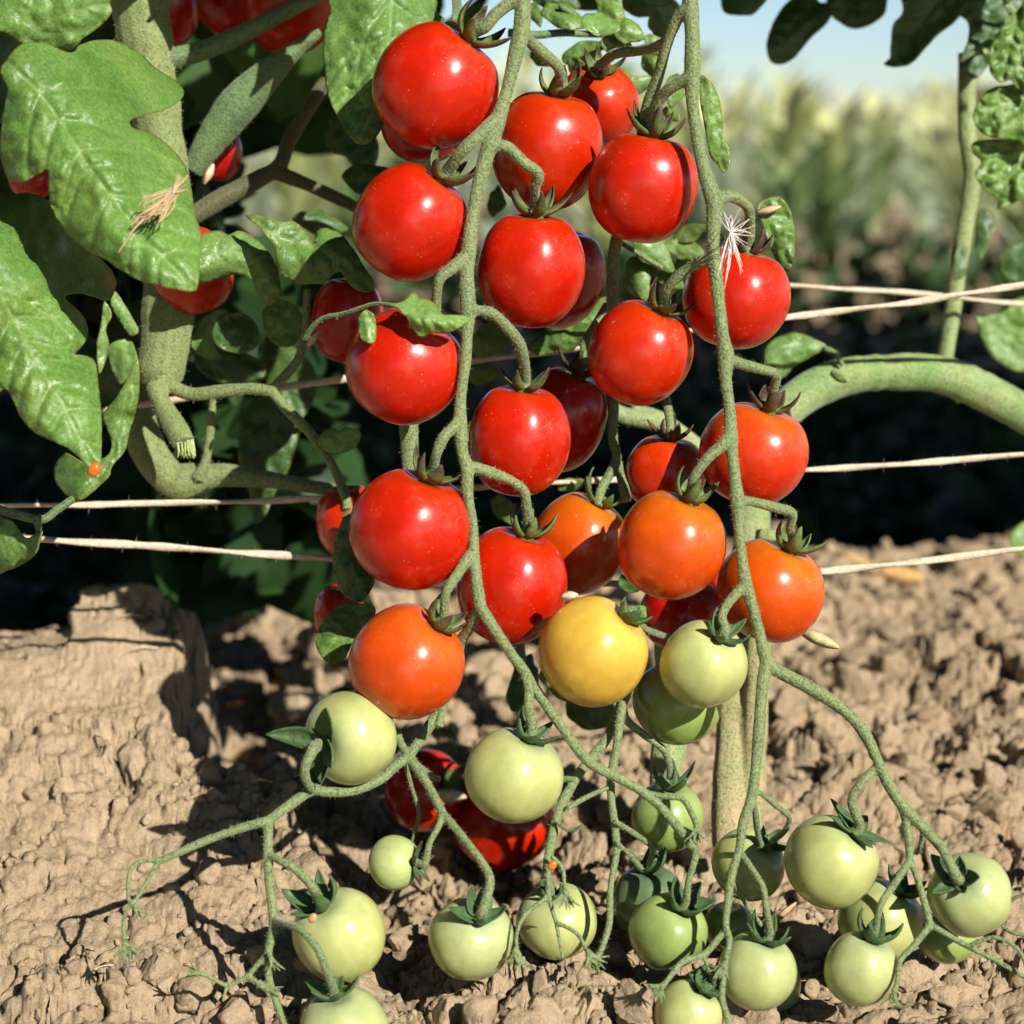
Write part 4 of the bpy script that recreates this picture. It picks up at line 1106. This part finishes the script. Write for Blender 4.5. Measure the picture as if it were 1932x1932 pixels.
single('stem', rp([(1825,100),(1824,245),(1834,330),(1822,420),(1806,520),(1795,600),(1782,680)],17,15), .745,.76, M_PALEST, PS, hair=.2)
for k, (pts, mid, d, mt) in enumerate([
        ([(1845,400),(1868,398),(1877,420),(1866,460),(1852,490),(1840,470)], [(1850,400),(1850,480)], .76, M_LEAFD),
        ([(1800,470),(1815,462),(1828,480),(1822,520),(1800,525)], [(1810,470),(1812,520)], .745, M_LEAFD),
        ([(1890,480),(1960,440),(1990,520),(1900,530)], [(1880,510),(1960,480)], .78, M_LEAFD),
        ([(1840,600),(1880,590),(1930,560),(1970,600),(1960,700),(1880,680)], [(1850,600),(1950,660)], .80, M_LEAF),
        ([(1860,650),(1960,620),(1980,700),(1920,700)], [(1870,655),(1960,690)], .80, M_LEAFL),
        ([(1905,1010),(1940,985),(1970,1040),(1925,1050)], [(1940,990),(1925,1045)], .80, M_LEAFL)]):
    leaf('leaf', pts, mid, d, mt, PS, k=70+k, step=6)

# --- plant behind the middle: small leaves in the gaps
PM = empty('tomato_plant', P(1100, 1100, .74), 'tomato plant behind the bunch, small leaves showing in the gaps', 'tomato plant')
def blob(cu, cv, ru, rv, ang, n=10, k=0, jag=.16):
    r = random.Random(k*31+5); o = []
    for i in range(n):
        t = 2*math.pi*i/n
        x = math.cos(t)*ru; y = math.sin(t)*rv*(1 if i % 2 else 1-jag)
        x += ru*.25*(math.cos(t) > .95)
        x, y = x*math.cos(ang)-y*math.sin(ang), x*math.sin(ang)+y*math.cos(ang)
        o.append((cu+x*r.uniform(.92, 1.08), cv+y*r.uniform(.92, 1.08)))
    m = [(cu-ru*math.cos(ang), cv-ru*math.sin(ang)), (cu, cv), (cu+ru*math.cos(ang)*1.1, cv+ru*math.sin(ang)*1.1)]
    return o, m
gaps = [(1060,30,40,24,.4,.64,0),(1130,45,34,22,.2,.62,1),(1180,58,34,24,.3,.625,0),(1010,25,22,14,1.2,.66,1),(1100,100,40,24,-.4,.66,1),(1170,150,34,22,.6,.68,1),(1230,120,30,20,1.2,.67,0),(1100,-8,80,30,.1,.70,2),(1210,0,60,36,.2,.69,2),(1160,85,30,20,.2,.63,1),
        (1272,170,20,34,.2,.64,0),(1262,300,16,20,.3,.66,1),(925,640,30,44,.7,.66,1),(905,700,30,30,.2,.67,0),(1060,640,60,26,-.35,.66,0),(1120,600,46,30,-.8,.665,0),(1230,470,46,30,.8,.66,1),(1205,520,40,24,1.3,.665,1),(1180,620,30,20,.4,.66,0),(1290,470,34,22,.2,.66,1),
        (700,340,30,60,1.7,.66,2),(950,960,30,20,1.0,.65,0),(1070,1290,60,34,.5,.66,1),(1115,1340,50,40,.2,.67,2),(985,1290,24,60,.3,.66,2),(900,820,22,40,.3,.67,2),(1210,1160,34,18,.2,.62,0),(720,920,26,12,-.2,.60,0),(1075,915,26,14,-.2,.66,1),(1190,1100,24,20,.2,.64,2),(1310,1060,20,60,.1,.66,2),
        (1040,-6,50,26,.3,.68,2),(1150,10,40,26,.9,.66,0),(1252,40,26,40,.4,.68,2),(1235,85,24,18,.8,.655,0),(1090,130,26,18,1.1,.65,1),(1200,160,30,20,-.3,.66,0),(1020,110,22,16,.5,.66,0),(1265,215,18,14,.6,.65,0),(1300,440,30,18,-.4,.66,0),(1255,520,34,18,.6,.67,1),(1215,505,20,30,.2,.68,2),(1290,500,16,26,.4,.665,1),(935,380,16,30,.2,.68,2),(940,470,12,24,.2,.68,2),(640,270,34,22,.6,.72,2),(600,420,46,24,.2,.70,2),(1155,650,22,36,.3,.69,2),(1180,700,30,18,.5,.68,0)]
for k, (cu, cv, ru, rv, an, d, mm) in enumerate(gaps):
    o_, m_ = blob(cu, cv, ru, rv, an, 12, k)
    leaf('leaf', o_, m_, d, (M_LEAF, M_LEAFL, M_LEAFD)[mm], PM, tilt=(random.uniform(-.01, .01), random.uniform(-.01, .01)), k=100+k, step=4.2, cup=.02, nv=5)
single('petiole', rp([(960,62),(1010,66),(1060,62),(1100,64),(1160,66)],8,6), .64,.65, M_STEMG, PM)
single('petiole', rp([(1055,10),(1085,30),(1110,44),(1135,60)],5,4), .64,.645, M_STEMG, PM)
single('petiole', rp([(860,-20),(862,20),(856,40)],9,8), .62,.60, M_STEMG, PM)
single('petiole', rp([(770,790),(772,830),(774,880),(778,930)],19,14), .62,.62, M_STEM, PM)
single('stem', rp([(975,1190),(985,1300),(990,1400)],12,14), .66,.67, M_STEMG, PM)

# ------------------------------------------------------------------ twine
def twine(pts, d0, d1, r, label):
    p = upath([(u, v, r) for u, v in pts], d0, d1)
    seg = 12; V = []; n = len(p)
    q = p.copy(); s = np.concatenate([[0], np.cumsum(np.linalg.norm(np.diff(q[:, :3], axis=0), axis=1))])
    q[:, 2] += .0005*fbm(s*26, s*0, 2, 3)
    v, f = tube(q, seg, .22, 0, int(pts[0][1]))
    # flat ribbon-like twist
    v = v.reshape(n, seg, 3)
    for i in range(n):
        c = v[i].mean(0); a = s[i]*75+.9*math.sin(s[i]*40)
        dd = v[i]-c; ax = np.array([0, math.cos(a), math.sin(a)])
        v[i] = c+dd-np.outer(dd@ax, ax)*.34
    me = add_hair(mesh(v.reshape(-1, 3), f), .20, .0016, .00007)
    o = link('twine', me, M_TWINE)
    return tag(o, label, 'twine', 'twine strings stretched across the bed')
twine([(-200,966),(0,957),(300,950),(600,938),(903,920),(1100,909),(1520,886),(1932,858),(2150,842)], .655,.665, 6.5, 'pale string running from the left edge just below the left stem to the right edge')
twine([(-200,1000),(75,1019),(300,1032),(610,1052),(1000,1095),(1300,1100),(1555,1077),(1932,1036),(2150,1010)], .655,.650, 7.5, 'lowest pale string, just above the soil mound and right soil')
twine([(150,780),(250,765),(450,742),(655,715),(885,680),(1110,655),(1300,626),(1480,600),(1700,572),(1932,536),(2150,505)], .668,.668, 7, 'string passing behind the bunch and rising to the right')
twine([(1300,532),(1490,541),(1700,552),(1932,572),(2150,590)], .72,.76, 5, 'topmost string at right, sloping down behind the rising one')

# ------------------------------------------------------------------ litter and fluff
def blades(V, F, Cc, list_, base, tip):
    for p in list_:
        v, f = tube(p, 5, .1, 0, 1); append(V, F, v, f)
        t = np.repeat(np.linspace(0, 1, len(p)), 5)[:, None]
        Cc.append(np.array(base)*(1-t)+np.array(tip)*t)
def fluff(name, lst, base, tip, label, cat):
    V = []; F = []; Cc = []; blades(V, F, Cc, lst, base, tip)
    me = mesh(np.concatenate(V), F); set_col(me, 'tint', np.concatenate(Cc))
    return tag(link(name, me, M_DRY), label, cat)
L = []
c = (1378, 438)
for i in range(46):
    a = rng.uniform(-2.9, 2.6); r = rng.uniform(18, 52)
    if rng.random() < .35: a = rng.uniform(1.2, 2.0); r = rng.uniform(50, 110)
    x, y = c[0]+math.cos(a)*r, c[1]+math.sin(a)*r
    L.append(upath([(c[0],c[1],1.0),((c[0]+x)/2+rng.uniform(-6,6),(c[1]+y)/2+rng.uniform(-6,4),.7),(x,y,.35)], .555, .555+rng.uniform(-.006,.008)))
fluff('seed_fluff', L, (.80,.72,.62), (.85,.80,.76), 'white silky seed fluff caught on the right stalk by a brown calyx', 'seed fluff')
L = []
for i in range(22):
    x0, y0 = 300+rng.uniform(-26, 26), 385+rng.uniform(-14, 20)
    L.append(upath([(330+rng.uniform(-8,8),360+rng.uniform(-8,8),.8),(x0,y0,1.5),(x0-rng.uniform(10,38),y0+rng.uniform(6,34),.5)], .533,.533+rng.uniform(-.004,.003)))
L.append(upath([(285,400,3),(255,430,1.8),(238,455,1.6),(222,478,.8)], .533))
for i in range(20):
    L.append(upath([(325,365,.9),(345+rng.uniform(-12,10),345+rng.uniform(-20,20),.6)], .532))
fluff('dried_flower', L, (.62,.44,.26), (.55,.36,.20), 'dried tan flower remains stuck on the largest left leaf', 'dried flower')
def petal(name, u, v, d, L_, w, ang, colr, label, cat, curl=.5):
    rows = 9; vs = []
    for i in range(rows):
        t = i/(rows-1); ww = w*math.sin(math.pi*(t*.9+.06))**.7
        for s in (-1, -.4, .4, 1):
            x = (t-.5)*L_; y = s*ww/2
            uu = u+x*math.cos(ang)-y*math.sin(ang); vv = v+x*math.sin(ang)+y*math.cos(ang)
            vs.append(P(uu, vv, d-.0006*L_*.1*curl*math.sin(math.pi*t)+.0001*w*abs(s)**2))
    f = [(i*4+j, i*4+j+1, (i+1)*4+j+1, (i+1)*4+j) for i in range(rows-1) for j in range(3)]
    me = mesh(vs, f); set_col(me, 'tint', np.array([np.array(colr)*random.uniform(.75, 1.2) for _ in vs]))
    o = link(name, me, M_DRY); sm = o.modifiers.new('t', 'SOLIDIFY'); sm.thickness = .0006
    return tag(o, label, cat)
petal('dry_petal', 394, 328, .650, 42, 18, 2.0, (.70,.50,.30), 'crisp tan dried petal at the fork of the left branches', 'dried petal')
petal('dry_petal', 1074, 1124, .566, 34, 18, -.1, (.70,.58,.40), 'crumpled tan dried petal on top of the yellow tomato', 'dried petal')
petal('dry_pod', 1545, 1205, .60, 84, 26, .42, (.50,.42,.20), 'yellowish dry curled leaf beside the lowest orange tomato', 'dry leaf')
petal('dry_petal', 590, 640, .628, 34, 16, -.9, (.62,.55,.30), 'withered cream flower on the thin left stalk', 'dried petal')
petal('dry_petal', 1450, 396, .636, 50, 16, -.25, (.55,.38,.22), 'brown curled leaf edge behind the fluff', 'dry leaf')
petal('dry_leaf', 443, 1327, .80, 34, 14, -.2, (.75,.22,.05), 'orange scrap of dry leaf on the shaded soil', 'dry leaf')
petal('dry_leaf', 1625, 1062, 1.12, 84, 20, .5, (.50,.34,.14), 'long tan dead leaf on the soil behind, right side', 'dry leaf')
petal('dry_leaf', 1700, 1085, 1.06, 90, 34, .2, (.58,.34,.13), 'short orange-brown dead leaf on the soil under the lowest string', 'dry leaf')
petal('dry_leaf', 1480, 1722, .63, 60, 14, -.7, (.58,.36,.18), 'light brown stalk scrap under the big pale green tomato', 'dry leaf')
petal('dry_leaf', 851, 1500, .655, 60, 26, .15, (.50,.44,.26), 'dry yellow scrap between the two red tomatoes on the soil', 'dry leaf')
def bead(name, u, v, d, r, colr, label, cat, sx=1.0, sy=1.3):
    vv, ff = ico(3)
    me = mesh(vv*np.array([r*MPP*d*sx, r*MPP*d*.8, r*MPP*d*sy]), ff)
    set_col(me, 'skin', np.tile(colr, (len(me.vertices), 1)))
    o = link(name, me, M_TOM, None, loc=P(u, v, d)); o.rotation_euler = (0, .6, 0)
    return tag(o, label, cat)
bead('resin_drop', 178, 886, .546, 11, (.75,.13,.01), 'glossy orange-red drop on the tip of the lower left leaf', 'drop')
bead('petal_scrap', 590, 1732, .545, 8, (.50,.28,.12), 'small tan petal scrap on the calyx of the largest lower left tomato', 'drop')
bead('resin_drop', 1042, 1633, .556, 8, (.65,.16,.01), 'amber drop on the thin stalk above a pale green tomato', 'drop')

# straw and chaff lying on the soil
V = []; F = []; Cc = []
for i in range(130):
    y = .53*math.exp(rng.random()*math.log(1.5/.53)); x = (rng.random()*2-1)*.30*y
    z = float(height(np.array([x]), np.array([y]))[0])+.0012
    a = rng.random()*6.28; l_ = rng.uniform(.003, .012); r = rng.uniform(.00018, .0005)
    pts = catmull([(x, y, z, r), (x+math.cos(a)*l_/2, y+math.sin(a)*l_/2, z+.0008, r), (x+math.cos(a)*l_, y+math.sin(a)*l_, z, r*.6)], 6)
    v, f = tube(pts, 5, .1); append(V, F, v, f)
    cc = [(.66,.54,.36),(.50,.38,.22),(.55,.34,.16)][rng.integers(3)]
    Cc.append(np.tile(cc, (len(v), 1)))
me = mesh(np.concatenate(V), F); set_col(me, 'tint', np.concatenate(Cc))
tag(link('straw', me, M_DRY), 'bits of straw and chaff scattered over the soil', 'straw', None, 'stuff')

# ------------------------------------------------------------------ foliage masses
def foliage(name, boxes, n, size, cols, label, cat, kind='stuff', parent=None, seed=1, top=None, mat=None, flat=.3, ground=False):
    r = np.random.default_rng(seed)
    V = []; F = []; Cc = []
    prof = np.array([(0,.0),(.12,.20),(.3,.34),(.5,.30),(.75,.20),(1,0)])
    tot = sum(b[6] for b in boxes)
    for b in boxes:
        for i in range(int(n*b[6]/tot)):
            c = np.array([r.uniform(b[0], b[1]), r.uniform(b[2], b[3]), r.uniform(b[4], b[5])])
            if ground: c[0] *= c[1]; c[2] += float(height(c[:1], c[1:2], False)[0])
            s = size*r.uniform(.5, 1.3)
            q = Quaternion(tuple(r.normal(size=4))).normalized(); R = np.array(q.to_matrix())
            pv = []
            for t, w in prof:
                z = flat*math.sin(t*2.4)*.6
                pv += [[t, -w, z+.08*w], [t, 0, z-.03], [t, w, z+.08*w]]
            pv = (np.array(pv)-np.array([.5, 0, 0]))*s@R.T+c
            f = [(k*3+j, k*3+j+1, (k+1)*3+j+1, (k+1)*3+j) for k in range(5) for j in range(2)]
            append(V, F, pv, f)
            cc = np.array(cols[r.integers(len(cols))])*r.uniform(.7, 1.25)
            Cc.append(np.tile(cc, (len(pv), 1)))
    me = mesh(np.concatenate(V), F); set_col(me, 'tint', np.concatenate(Cc))
    o = link(name, me, mat or M_VEG, parent)
    tag(o, label, cat, None, kind); return o
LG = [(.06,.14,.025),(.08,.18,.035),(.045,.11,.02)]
# tall row of tomato vines above and behind the bunch, shades the ground beyond
foliage('tomato_vines', [(-.55,2.0,.70,1.00,.42,1.0,5),(-.5,2.4,.76,1.10,.9,1.85,7),(-.35,-.06,.80,1.0,.30,.5,.9),(-.1,1.4,.64,.74,.47,.8,2.4)], 9500, .115, LG,
        'tall leafy tomato vines rising behind and above the bunch', 'tomato vines', seed=4)
foliage('shade_leaves', [(-.13,.02,.610,.665,.338,.42,1),(.09,.235,.620,.70,.352,.46,1.3)], 420, .048, LG,  # added out of frame to shade the top fruit and the right leaves
        'unseen small leaves added above the frame to shade fruit and leaves behind', 'shade leaves', seed=5)
# foliage behind the left plant, its deep shade put into the leaf colours
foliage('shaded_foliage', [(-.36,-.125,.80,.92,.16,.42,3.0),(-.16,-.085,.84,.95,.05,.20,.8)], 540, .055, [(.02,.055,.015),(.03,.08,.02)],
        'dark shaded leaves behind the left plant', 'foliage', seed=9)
foliage('sky_block_leaves', [(-1.5,-.95,-2.0,.7,.1,1.5,1)], 1500, .13, LG, 'unseen leaf mass added left of the bed to block low sky light', 'tomato vines', seed=31)  # added out of view to cut low sky light from the left
# weeds on the shaded ground, packed dense and dark to deepen its shade
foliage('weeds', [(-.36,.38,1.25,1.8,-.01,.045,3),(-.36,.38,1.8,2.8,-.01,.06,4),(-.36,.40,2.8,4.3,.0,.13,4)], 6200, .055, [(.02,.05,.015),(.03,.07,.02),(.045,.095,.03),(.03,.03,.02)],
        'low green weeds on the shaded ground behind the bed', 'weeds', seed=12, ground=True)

# far crop: upright plants in rows with yellow-green tops
def crop():
    r = np.random.default_rng(21)
    V = []; F = []; Cc = []
    for row in range(11):
        y0 = 3.75+row*.85
        W_ = y0*.55
        x = -W_
        while x < W_:
            x += r.uniform(.10, .22)
            y = y0+r.uniform(-.2, .2)
            top = (.25+y*(.037+.022*float(fbm(np.array([x*1.1]), np.array([row*.7]), 2, 2)[0])+r.uniform(-.004,.006)))*1.03
            pal = [(.54,.66,.40),(.60,.70,.52),(.30,.44,.17),(.66,.74,.58),(.62,.68,.34)][r.integers(5)]
            for k in range(26):
                z0 = r.uniform(0, top*.86)*(r.random()**.25); a = -.95+(3.14 if r.random() < .5 else 0)+r.normal()*.6; l_ = r.uniform(.07, .20); w = r.uniform(.010, .024)
                yel = max(0, min(1, (z0/top-.42)*2.2))
                col = np.array(pal)*(1-yel)+np.array((.95,.93,.42))*yel
                col = col*r.uniform(.85, 1.12)
                b = np.array([x, y, z0]); o1 = np.array([math.cos(a)*.35, math.sin(a)*.35, .94])
                sd_ = np.array([-math.sin(a), math.cos(a), 0])
                p = []
                for t, ww in ((0,.5),(.35,1),(.7,.8),(1,.05)):
                    q = b+o1*l_*t+np.array([math.cos(a), math.sin(a), -.5])*l_*.35*t*t
                    if q[2] > top: q[2] = top
                    p += [q-sd_*w*ww, q+sd_*w*ww]
                append(V, F, np.array(p), [(0,1,3,2),(2,3,5,4),(4,5,7,6)])
                Cc.append(np.tile(col, (8, 1)))
    me = mesh(np.concatenate(V), F); set_col(me, 'tint', np.concatenate(Cc))
    tag(link('crop_field', me, mat_attr('far_crop', .6, 6, .1, .001, .5)), 'blurred rows of green crop with yellow tops in full sun far behind', 'crop', None, 'stuff')
crop()
